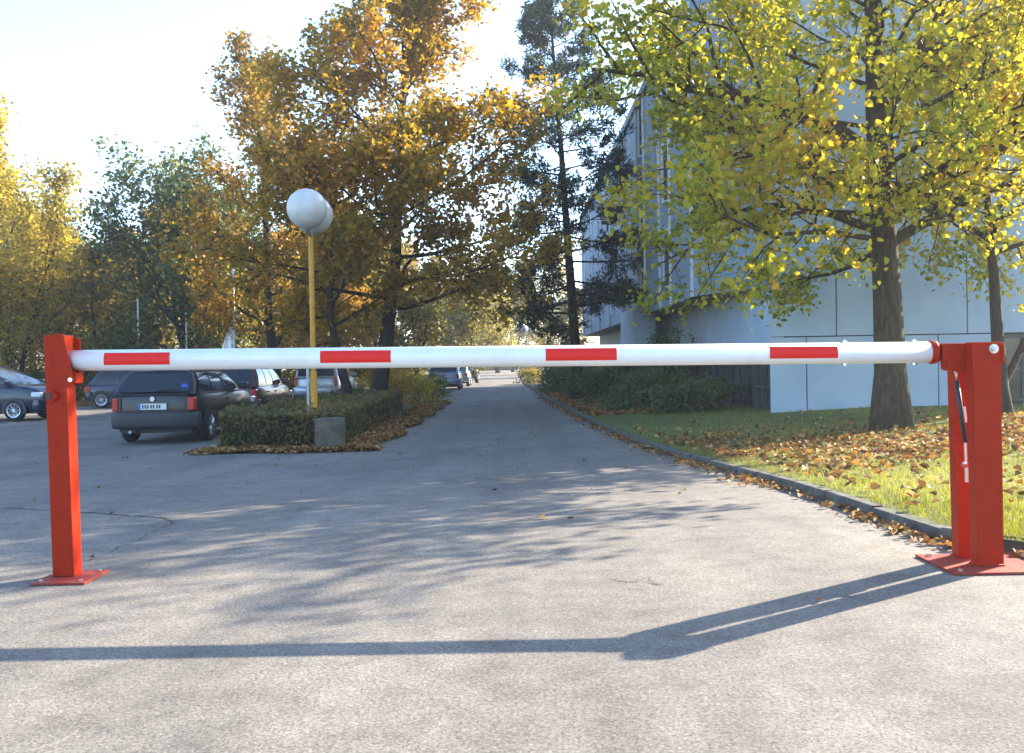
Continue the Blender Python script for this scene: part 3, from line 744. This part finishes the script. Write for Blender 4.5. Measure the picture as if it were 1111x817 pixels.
def bush(name, label, base, rx, ry, h, seed, n, leafm, size, group=None, stems=9, dome=.45, cat='bush'):
    rg = np.random.default_rng(seed); root = empty(name, base, label, cat, group)
    b = MB(); tips = []
    for i in range(stems):
        a = rg.uniform(0, 6.28); r_ = math.sqrt(rg.random()); e = Vector((math.cos(a) * r_ * rx * .8, math.sin(a) * r_ * ry * .8, h * rg.uniform(.6, .95) * (1 - .35 * r_ * r_)))
        pts = [Vector((e.x * .15, e.y * .15, -.05)), e * .5 + Vector((0, 0, .1 * h)), e]; b.tube(pts, [.022, .014, .005], 5, False); tips.append(e)
        for k in range(4):
            q = pts[1].lerp(e, rg.random()); t = q + Vector((rg.normal() * rx * .25, rg.normal() * ry * .25, abs(rg.normal()) * h * .15)); b.tube([q, t], [.008, .003], 4, False); tips.append(t)
    b.build('stem', M['darkbark'], root, fix=False)
    ce = rg.normal(size=(int(18 + n / 250), 3)); ce /= np.linalg.norm(ce, axis=1, keepdims=True); ce[:, 2] = np.abs(ce[:, 2]) * .9 + .1
    ce *= rg.uniform(.55, 1, size=(len(ce), 1)) * np.array([rx, ry, h * .86]); low = rg.random(len(ce)) < dome; ce[low, 2] *= rg.uniform(.2, .7, size=low.sum())
    ce = np.vstack([ce, np.array([tuple(t) for t in tips])])
    P = ce[rg.integers(0, len(ce), n)] + rg.normal(size=(n, 3)) * np.array([rx * .17, ry * .17, h * .11]); P[:, 2] = np.abs(P[:, 2]) + .02
    tint = np.clip(.45 + rg.normal(size=n) * .22 + .15 * np.sin(P[:, 0] * 4 / rx) + .12 * (P[:, 2] / h - .5), 0, 1)
    leaf_mesh('foliage', P, size, rg, leafm, root, 'quad', .6, .3, tint)
    return root
bush('evergreen_bush', 'rounded dark green bush at the road edge beside the blue silver estate car', (at(470, 424, 41).x, 41, g(41) + .02), .75, .8, .95, 11, 3500, LF['bush'], .10)
bush('yellow_shrub', 'yellow leaved shrub at the far end of the clipped hedge', (at(450, 428, 35).x, 35, g(35) + .03), .95, 1.1, 1.0, 12, 2600, LF['yellow'], .10)
bush('golden_shrub', 'loose golden shrub beneath the two dark trunks behind the hedge', (at(425, 428, 31.5).x, 31.5, g(31) + .03), .9, .9, 1.25, 13, 2600, LF['gold'], .10)
bl = [('low dark evergreen bush before the ground floor windows, next to the white corner wall', 752, 440, 23.6, 1.1, .8, .72), ('wide dark evergreen bush in the middle of the planting bed', 703, 437, 26, 1.2, 1.0, .95),
      ('taller evergreen bush with spiky upright shoots above the white arm', 722, 432, 29, .9, .9, 2.15), ('dark bush beside the foot of the pine', 655, 432, 30.5, .95, 1.0, 1.05),
      ('dark bush just behind the pine trunk', 640, 425, 37, 1.1, 1.1, 1.3), ('low mixed green bush at the kerb beyond the pine', 604, 424, 42, .85, 1.3, 1.15), ('deep green bush against the facade behind the spiky one', 690, 425, 36, 1.3, 1.5, 1.35)]
for i, (lab, px, py, Y, rx, ry, h) in enumerate(bl):
    x = at(px, py, Y).x; bush('evergreen_bush', lab, (x, Y, lawn(x, Y)), rx, ry, h, 20 + i, 3800, LF['bush'], .095, 'bushes in the bed along the facade', stems=14 if i == 2 else 9, dome=.85 if i == 2 else .45)
x = at(612, 400, 47).x
bush('maroon_shrub', 'dull maroon shrub beside the road behind the pine', (x, 47, lawn(x, 47)), 1.3, 1.5, 2.3, 40, 4200, LF['maroon'], .11)
x = at(575, 404, 62).x
bush('brown_shrub', 'brownish low shrub at the kerb near the distant globe lamp', (x, 62, lawn(x, 62)), 1.0, 2.5, 1.0, 41, 2500, LF['olive'], .12)

# ------------------------------------------------------------------ office building
FX, FY = 5.46, 21.0      # corner of the white end wall
bd = empty('office_building', (FX, FY, 0), 'pale blue grey office block with a white panelled end wall and overhanging upper storeys', 'building')
def bpart(b, name, m, parent=bd, **k): return glob(b.build(name, m, parent, **k), bd)
TOP = 9.75
# end wall: panels with open joints over a dark backing
b = MB(); b.box(FX + .05, 13.2, FY + .06, FY + .3, -.4, TOP - .05); bpart(b, 'wall_backing', M['joint'])
b = MB(); rowz = [(-.4, 1.52), (1.545, 4.5), (4.525, 7.5), (7.525, TOP)]; J = [6.22, 9.0]; J2 = [6.86, 9.62, 12.4]
for i, (z0, z1) in enumerate(rowz):
    ed = [FX] + (J if i == 0 else J2) + ([10.25] if i == 0 else [13.2])
    for a, c in zip(ed[:-1], ed[1:]):
        b.box(a + (.012 if a != FX else 0), c - .012, FY, FY + .055, z0, z1)
endw = bpart(b, 'end_wall', M['wall'], bevel=.004)
# glazed entrance at the end of the wall
b = MB(); b.box(10.27, 13.2, FY + .02, FY + .03, -.3, 1.5); ent = bpart(b, 'entrance_glazing', M['darkglass'])
b = MB()
for xx in (10.27, 10.75, 11.25, 11.9, 12.6): b.box(xx, xx + .07, FY - .02, FY + .018, -.3, 1.5)
for zz in (.1, .75, 1.43): b.box(10.343, 13.2, FY - .015, FY + .016, zz, zz + .06)
bpart(b, 'frame', M['frame'], ent)
# long side: recessed dark ground floor glazing, pale band, overhanging storeys
Y1 = 62
b = MB(); b.box(FX + .25, FX + .3, FY + .3, Y1, -.4, 1.40); gl = bpart(b, 'ground_floor_glazing', M['darkglass'])
b = MB(); yy = FY + .32
while yy < Y1:
    b.box(FX + .14, FX + .247, yy, yy + .07, -.4, 1.40); yy += .92
for zz in (.42, 1.30): b.box(FX + .16, FX + .245, FY + .3, Y1, zz, zz + .06)
bpart(b, 'mullion', M['frame'], gl)
b = MB(); b.box(FX + .02, FX + .3, FY + .058, Y1, 1.41, 2.62); bpart(b, 'pale_band', M['wall'], bevel=.004)
b = MB(); b.box(FX + .32, FX + 6, FY + .32, Y1, -.4, TOP - .3); bpart(b, 'core', M['soffit'])
UX = 4.45; ZB = 2.62
# chamfered first bay, then sawtooth bays
out = [(FX, FY + .06)]; y = FY + 3.2
bays = []
while y < Y1 - 5.5:
    y0 = y; out += [(UX, y0), (UX, y0 + 3.3), (UX + .95, y0 + 3.5)]; bays.append((y0, y0 + 3.3)); y = y0 + 5.2
out.append((UX, y))
out.append((UX, Y1)); out.append((FX + 1.5, Y1)); out.append((FX + 1.5, FY + .32))
b = MB(); n = len(out); b.add([(x, yv, ZB) for x, yv in out] + [(x, yv, TOP) for x, yv in out], [tuple(range(n)), tuple(range(n, 2 * n))[::-1]] + [(i, (i + 1) % n, (i + 1) % n + n, i + n) for i in range(n)])
bpart(b, 'upper_storeys', M['facade'])
b = MB(); yv = FY + 3.0; b.add([(FX - .02, FY + .3, ZB - .008), (UX + .05, FY + 3.2, ZB - .008), (UX + .02, Y1, ZB - .008), (FX + .3, Y1, ZB - .008), (FX + .3, FY + .3, ZB - .008)], [(0, 1, 2, 3, 4)])
bpart(b, 'soffit', M['soffit'], fix=False)
b = MB()
for i, (a, c) in enumerate(bays):
    for xo, yo in ((UX - .02, a), (UX - .02, c - .06)): b.box(xo - .05, xo + .018, yo, yo + .06, ZB, TOP)
    for z in (5.1, 5.12 + 3.05): b.box(UX - .012, UX - .002, a + .08, c - .08, z, z + .03)
bpart(b, 'facade_rib', M['paleframe'])
for (a, c) in bays:
    p0 = Vector((UX + .95, c + .2, 0)); p1 = Vector((UX, c + 1.9, 0)); e = (p1 - p0).normalized(); nm = Vector((-e.y, e.x, 0)); ln = (p1 - p0).length
    if nm.x > 0: nm = -nm
    MW = Matrix(((e.x, nm.x, 0, p0.x), (e.y, nm.y, 0, p0.y), (0, 0, 1, 0), (0, 0, 0, 1)))
    for z0 in (3.25, 5.75, 8.15):
        u0, u1 = .22, ln - .22
        w = MB(); w.box(u0, u1, .008, .016, z0, z0 + 1.6, MW); wo = bpart(w, 'window', M['darkglass'])
        f_ = MB()
        for (q0, q1, r0_, r1_) in ((u0 - .07, u0, z0 - .07, z0 + 1.67), (u1, u1 + .07, z0 - .07, z0 + 1.67), ((u0 + u1) / 2 - .03, (u0 + u1) / 2 + .03, z0 + .001, z0 + 1.599), (u0 + .001, u1 - .001, z0 - .07, z0), (u0 + .001, u1 - .001, z0 + 1.6, z0 + 1.67)): f_.box(q0, q1, .004, .06, r0_, r1_, MW)
        bpart(f_, 'window_frame', M['paleframe'], wo)
        if (int(a * 7 + z0 * 3)) % 3 != 0:
            bl_ = MB(); bl_.box(u0 + .02, (u0 + u1) / 2 - .04, .018, .022, z0 + (.5 + .3 * ((int(a * 3 + z0)) % 3)), z0 + 1.59, MW); bpart(bl_, 'blind', M['sticker'], wo)
# windows on the chamfered first bay (side toward the road)
ca = Vector((FX, FY + .06, 0)); cb = Vector((UX + .12, FY + 3.2, 0)); cd = (cb - ca).normalized(); cn = Vector((-cd.y, cd.x, 0))
b = MB(); b.box(UX - .25, UX + .5, FY + 13.2, FY + 17.2, 1.3, 2.9); bpart(b, 'white_bay', M['wall'], bevel=.01)
b = MB()
for i in range(n - 3):
    (xa_, ya_), (xb_, yb_) = out[i], out[i + 1]
b.box(UX - .1, FX + 3, FY + 3.3, Y1, TOP, TOP + .25); b.box(FX - .05, 13.25, FY - .04, FY + 3.2, TOP, TOP + .25); bpart(b, 'parapet', M['facade'])

# ------------------------------------------------------------------ trees
# the big lime on the lawn
tb_ = hit(967, 466, lawn)
print('lime base', tb_)
lime = tree('lime_tree', tb_, 'large lime tree with yellow green leaves on the lawn behind the double red post', 'trees on the lawn', LF['lime'], M['bark'], 7, 11.2, .265, 4.15, zmin=1.8, n_limb=44, first=.26, a0=-4, a1=60,
            n_sub=9, n_twig=6, leaf_size=.09, k_leaf=24, spread=.13, trop=.02, shape='leaf', hang=.5, limb_r=.17, wander=.035,
            profile=lambda t: .62 + .55 * math.sin(math.pi * (.25 + .65 * t)) - .25 * t,
            limbs=[(.29, 12, 22, 3.6, .10), (.31, 205, 2, 3.6, .07), (.42, 185, 38, 4.8, .12), (.36, 165, 20, 4.2, .08), (.46, 30, 48, 4.0, .11), (.40, 240, 12, 3.6, .07), (.36, 300, 10, 3.2, .06)])
p2 = hit(1090, 452, lawn)
tree('maple_tree', p2, 'smaller yellow tree with a forked trunk in front of the glazed entrance', 'trees on the lawn', LF['lime'], M['darkbark'], 9, 7.0, .13, 2.6, n_limb=18, first=.42, a0=10, a1=65, n_sub=6, n_twig=5, leaf_size=.10, k_leaf=6, spread=.12, shape='leaf', hang=.4,
     limbs=[(.10, 20, 55, 3.0, .07)], lean=(-.03, 0))
# pine
px_ = at(627, 420, 34)
def pine_prof(t): return (.55 + .6 * math.sin(math.pi * (.15 + .6 * t))) * (1 - .72 * t ** 2)
tree('pine_tree', (px_.x, 34, lawn(px_.x, 34)), 'tall dark pine with a bare lower trunk between the road and the office block', None, LF['needle'], M['darkbark'], 14, 15.2, .20, 2.75, n_limb=60, first=.2, a0=-12, a1=35, n_sub=8, n_twig=5, leaf_size=.21, k_leaf=20, spread=.09,
     trop=.012, profile=pine_prof, aspect=.22, needles=True, lean=(-.035, 0), limb_r=.22, wander=.012, twig_len=.5)
# the golden oaks behind the hedge
oak = tree('oak_tree', (at(409, 432, 27).x, 27, g(27)), 'tall golden oak with a dark leaning trunk behind the clipped hedge', 'autumn trees behind the hedge', LF['gold'], M['darkbark'], 21, 12.0, .24, 4.15, n_limb=32, first=.27, a0=4, a1=66, n_sub=8, n_twig=6, leaf_size=.15, k_leaf=30, spread=.17, lean=(.06, 0), limb_r=.28,
     profile=lambda t: .78 + .42 * math.sin(math.pi * (.1 + .7 * t)) - .62 * t)
tree('oak_tree', (at(387, 430, 26).x, 26, g(26)), 'shorter brownish oak with a curved trunk beside the tall golden one', 'autumn trees behind the hedge', LF['orange'], M['darkbark'], 22, 7.6, .15, 3.0, n_limb=20, first=.36, a0=0, a1=60, n_sub=7, n_twig=6, leaf_size=.15, k_leaf=18, spread=.18, lean=(-.10, 0), wander=.08, limb_r=.3)
maple = tree('maple_tree', (at(300, 425, 33).x, 33, g(33)), 'orange leaved maple with a thin top rising above the globe lamp', 'autumn trees behind the hedge', LF['orange'], M['darkbark'], 23, 12.2, .2, 3.3, n_limb=26, first=.18, a0=10, a1=68, n_sub=7, n_twig=6, leaf_size=.155, k_leaf=18, spread=.18, limb_r=.3, lean=(-.03, 0),
     profile=lambda t: .85 + .3 * math.sin(math.pi * t) - .45 * t)
ash = tree('willow_tree', (at(212, 420, 42).x, 42, g(42)), 'broad dark green many stemmed tree behind the black estate car', None, LF['green'], M['darkbark'], 24, 10.2, .15, 3.7, n_limb=34, first=.22, a0=15, a1=70, n_sub=8, n_twig=6, leaf_size=.20, k_leaf=11, spread=.3, stems=4, profile=lambda t: .9 + .3 * math.sin(math.pi * t) - .3 * t)
birch = tree('birch_tree', (at(18, 430, 42).x, 42, g(42)), 'bright yellow birch with thin dark stems standing behind the people carrier', 'yellow birches beyond the lot', LF['yellow'], M['darkbark'], 25, 10.8, .11, 2.5, n_limb=30, first=.14, a0=30, a1=72, n_sub=7, n_twig=6, leaf_size=.16, k_leaf=11, spread=.25, stems=2, profile=lambda t: .75 + .45 * math.sin(math.pi * (.1 + .75 * t)) - .35 * t)
young = tree('hornbeam_tree', (at(120, 430, 45).x, 45, g(45)), 'slender olive and gold tree between the yellow birch and the dark green tree', 'trees closing off the lot', LF['olive'], M['darkbark'], 26, 8.2, .10, 2.5, n_limb=24, first=.10, a0=15, a1=68, n_sub=7, n_twig=5, leaf_size=.19, k_leaf=11, spread=.3, stems=2)
plant_copy(birch, (at(-45, 430, 40).x, 40, g(40)), 'yellow birch nearest the picture edge past the people carrier', 1.7, 1.08)
plant_copy(birch, (at(62, 430, 46).x, 46, g(46)), 'shorter yellow birch directly behind the single red post', 3.9, .84)
plant_copy(birch, (at(-10, 430, 52).x, 52, g(52)), 'tall yellow birch at the back of the birch clump', 5.1, 1.15)
gr = 'trees closing off the lot'
far = [(young, 150, 50, 1.05, 'olive tree behind the dark blue hatchback'), (maple, 262, 46, .8, 'amber maple behind the dark green tree'), (young, 245, 39, .75, 'slim olive tree just behind the black estate car'), (oak, 180, 58, .85, 'golden oak deep behind the dark green tree'),
       (oak, 335, 44, .72, 'golden oak showing behind the globe lamp'), (young, 350, 48, 1.1, 'olive tree behind the silver minivan'), (young, 90, 56, 1.2, 'olive tree far back between the birches and the dark green tree'), (oak, 40, 64, .95, 'golden oak deep behind the birches'),
       (maple, 120, 66, .85, 'amber maple deep behind the slender olive tree'), (ash, 285, 60, .9, 'dark green tree glimpsed far behind the amber maple'), (young, 220, 62, 1.2, 'olive tree far behind the black estate car'), (young, 395, 52, 1.25, 'olive tree glimpsed between the two oak trunks'),
       (ash, 330, 68, .95, 'dark green tree deep behind the silver minivan'), (young, 460, 56, .95, 'olive green tree beside the parked silver cars'), (ash, 490, 78, .72, 'green tree over the far parked cars'), (young, 505, 70, .95, 'pale olive tree over the parked line of cars'),
       (birch, 540, 118, 1.35, 'hazy yellow tree closing the end of the road'), (young, 520, 105, 1.4, 'olive tree at the end of the road, before the yellow one'), (young, 562, 125, 1.5, 'olive tree at the far road end behind the distant lamp'), (birch, 505, 130, 1.2, 'yellow tree at the road end, past the charcoal car'),
       (birch, 592, 105, 1.2, 'yellow tree at the road end behind the maroon shrub'), (oak, 440, 95, 1.0, 'golden oak far along the road behind the tall golden one'), (young, 620, 90, 1.0, 'olive tree past the far end of the office block'), (maple, -30, 60, .9, 'amber maple at the back edge of the birch clump'), (young, 10, 48, .9, 'olive tree rising among the birch stems')]
for i, (src, px, Y, sc, lab) in enumerate(far):
    plant_copy(src, (at(px, 400, Y).x, Y, g(min(Y, 140))), lab, i * 1.37 + .4, sc, gr if Y < 90 else 'trees at the end of the road')
for (src, x, y, sc, lab, rz) in [(birch, -25.5, 44, .95, 'yellow birch at the outer end of the birch clump', .9), (young, -30, 47, 1.25, 'olive tree standing past the outer end of the birch clump', 2.2), (ash, -38, 50, 1.0, 'dark green tree past the outer end of the birch clump', 4.0),
       (young, 19, 40, 1.2, 'olive tree standing behind the end of the office block', 1.1), (maple, 26, 46, .9, 'amber maple standing behind the end of the office block', 3.3)]:
    plant_copy(src, (x, y, g(y)), lab, rz, sc, gr)
# low scrub under the trees closing off the view
sh = [(60, 43, 1.6, LF['olive'], 'olive scrub under the birches beside the single red post'), (110, 47, 1.9, LF['olive'], 'olive scrub behind the dark blue hatchback'), (165, 46, 1.8, LF['green'], 'dark green scrub under the many stemmed tree'), (225, 45, 1.9, LF['olive'], 'olive scrub behind the black estate car'),
      (300, 44, 1.3, LF['yellow'], 'bright yellow scrub between the wine red hatchback and the minivan'), (385, 47, 1.8, LF['gold'], 'golden scrub seen between the oak trunks'), (0, 45, 1.7, LF['yellow'], 'yellow scrub behind the people carrier'), (440, 62, 2.2, LF['olive'], 'olive scrub behind the yellow leaved shrub')]
for i, (px, Y, h, lm, lab) in enumerate(sh):
    bush('woodland_scrub', lab, (at(px, 420, Y).x, Y, g(Y) - .03), 1.9, 1.3, h, 60 + i, 4200, lm, .15, 'scrub under the trees')
hedge('dark hedge closing the far end of the road', [(-14, 150), (14, 150), (14, 153), (-14, 153)], 2.0, lambda y: g(min(y, 140)), 77, 5000, LF['bush'], .35, name='boundary_hedge')

# pale poles among the trees
def pole(px, Y, h, label, flag=False):
    p = at(px, 400, Y); root = empty('flagpole', (p.x, Y, g(Y)), label, 'flagpole', 'white flagpoles among the trees')
    b = MB(); b.tube([(0, 0, 0), (0, 0, h)], [.045, .03], 10); b.sphere((0, 0, h), .05, 10, 8); b.build('mast', M['paleframe'], root, smooth=True)
    if flag:
        b = MB(); rows = []
        for i in range(8):
            t = i / 7; z = h * .66 - 1.1 * t
            rows.append([(-.03 - (.10 + .38 * t) * k / 5, .05 * math.sin(k * 2.1 + t * 3), z - .15 * k / 5) for k in range(6)])
        b.add([p for r_ in rows for p in r_], [(i * 6 + j, i * 6 + j + 1, i * 6 + j + 7, i * 6 + j + 6) for i in range(7) for j in range(5)]); b.build('flag', M['white'], root, smooth=True)
pole(255, 31, 4.4, 'white flagpole with a limp white flag behind the black estate car', True)
pole(151, 40.5, 4.2, 'short bare white flagpole above the dark blue hatchback')
pole(203, 40.5, 3.6, 'bare white flagpole among the stems of the dark green tree')

# ------------------------------------------------------------------ grass and fallen leaves
rg = np.random.default_rng(99)
def in_lawn(x, y): return x > kerb_x(y) + .13
P = []
while len(P) < 130000:
    y = 4.6 + 20 * rg.random() ** 1.7; x = kerb_x(y) + .12 + rg.random() * min(12, max(1.5, y * .62 - 1.4))
    P.append((x, y, lawn(x, y) + .002))
P = np.array(P)
pat = np.sin(P[:, 0] * 1.9) + np.sin(P[:, 1] * 1.3 + P[:, 0]) + np.sin(P[:, 0] * 5 + P[:, 1] * 4) * .5
tint = np.clip(.5 + pat * .12 + rg.normal(size=len(P)) * .2, 0, 1)
n = len(P); axv = np.tile(np.array([[0, 0, 1.0]]), (n, 1))
o = leaf_mesh('grass', P, .05, rg, LF['grass'], None, 'blade', .085, 0, tint, axis=axv); o['kind'] = 'stuff'
tag(o, 'short sunlit green and yellow grass on the lawn beside the kerb', 'grass')
def litter(name, label, pts, size, seed, up=1.6, tint=None):
    rg = np.random.default_rng(seed)
    o = leaf_mesh(name, np.array(pts), size, rg, LF['litter'], None, 'leaf', 1, up, tint, fold=.5); o['kind'] = 'stuff'
    tag(o, label, 'fallen leaves'); return o
pts = []
while len(pts) < 7000:
    y = rg.normal(11.5, 3.0); 
    if not 5.5 < y < 22: continue
    x = kerb_x(y) + .15 + rg.random() * 10
    d = math.sin(x * 1.1 + y * .7) + math.sin(x * 2.3 - y * 1.9) + rg.normal() * .8
    if d < -.3 and rg.random() < .75: continue
    if y < 9.5 and rg.random() < .6: continue
    pts.append((x, y, lawn(x, y) + .045 + rg.random() * .03))
litter('fallen_leaves', 'brown and orange fallen leaves scattered over the lawn under the lime', pts, .075, 1)
pts = []
for _ in range(2600):
    y = 5.3 + 34 * rg.random() ** 1.4; x = kerb_x(y) - abs(rg.normal()) * (.075 if y < 9 else .13) - .015
    if y < 9 and rg.random() < .45: continue
    if math.sin(y * 2.2) + rg.normal() * .7 < -.6: continue
    pts.append((x, y, g(y) + .012 + rg.random() * .02))
litter('gutter_leaves', 'brown fallen leaves caught along the foot of the kerb', pts, .052, 2)
pts = []
while len(pts) < 9000:
    y = 16.0 + 20 * rg.random() ** 1.5; t = rg.random() ** .6
    if y < 17 and rg.random() < .7: x = -5.2 + 2.7 * rg.random(); y = 15.78 + .95 * rg.random() + .12 * math.sin(x * 4)
    else: x = -3.15 + .92 * t + .12 * math.sin(y * 1.7)
    pts.append((x, y, g(y) + .02 + .05 * rg.random()))
litter('bed_leaves', 'thick brown leaf litter round the foot of the clipped hedge', pts, .085, 3)
pts = []
for _ in range(200):
    y = 7 + 28 * rg.random() ** 1.3; x = rg.uniform(-9, 2.3); pts.append((x, y, g(y) + .012))
for px, py in ((888, 654), (100, 608), (83, 590), (575, 520), (640, 560)):
    q = hit(px, py, flat); pts.append((q.x, q.y, .014))
litter('road_leaves', 'single brown leaves scattered over the asphalt', pts, .042, 4)
pts = []
for _ in range(6000):
    y = 38.6 + abs(rg.normal()) * 2.2; x = rg.uniform(-30, -5); pts.append((x, y, g(y) + .03))
for _ in range(5000):
    y = 23.8 + 25 * rg.random(); x = kerb_x(y) + .15 + rg.random() * 3; pts.append((x, y, lawn(x, y) + .03))
litter('verge_leaves', 'brown leaf litter along the verge under the far trees and bushes', pts, .11, 5)

# ------------------------------------------------------------------ air
b = MB(); b.box(-440, 440, -60, 440, -1.5, 26); hz = b.build('haze', None); hz['kind'] = 'stuff'; tag(hz, 'thin pale autumn haze hanging between the trees', 'haze')
hm = bpy.data.materials.new('haze_air'); hm.use_nodes = True; hn = hm.node_tree; hn.nodes.clear()
ho = hn.nodes.new('ShaderNodeOutputMaterial'); hv = hn.nodes.new('ShaderNodeVolumePrincipled'); hv.inputs['Color'].default_value = (.93, .95, 1, 1); hv.inputs['Density'].default_value = .0009; hv.inputs['Anisotropy'].default_value = .3
hn.links.new(hv.outputs[0], ho.inputs['Volume']); hz.data.materials.append(hm); hz.display_type = 'WIRE'
# ------------------------------------------------------------------ light
AZ, EL = 53.6, 25.4
w = bpy.data.worlds.new('World'); S.world = w; w.use_nodes = True
nt = w.node_tree; bg = nt.nodes['Background']; sky = nt.nodes.new('ShaderNodeTexSky'); sky.sky_type = 'NISHITA'; sky.sun_disc = False
sky.sun_elevation = rad(EL); sky.sun_rotation = rad(AZ); sky.air_density = 1.0; sky.dust_density = .85; sky.ozone_density = 4.0
nt.links.new(sky.outputs[0], bg.inputs['Color']); bg.inputs['Strength'].default_value = .15
sd = bpy.data.lights.new('sun', 'SUN'); so = bpy.data.objects.new('sun', sd); COL.objects.link(so)
sd.energy = 5.0; sd.angle = rad(.5); sd.color = (1, .88, .71)
sv = Vector((math.sin(rad(AZ)) * math.cos(rad(EL)), math.cos(rad(AZ)) * math.cos(rad(EL)), math.sin(rad(EL))))
so.rotation_euler = (-sv).to_track_quat('-Z', 'Y').to_euler(); so.location = sv * 50
vs_ = S.view_settings; vs_.view_transform = 'Standard'; vs_.look = 'None'; vs_.exposure = 2.1; vs_.gamma = 1; vs_.use_curve_mapping = False
S.render.engine = 'CYCLES'
S.cycles.max_bounces = 6; S.cycles.diffuse_bounces = 3; S.cycles.transmission_bounces = 4; S.cycles.transparent_max_bounces = 4
try: S.cycles.use_denoising = True
except Exception: pass
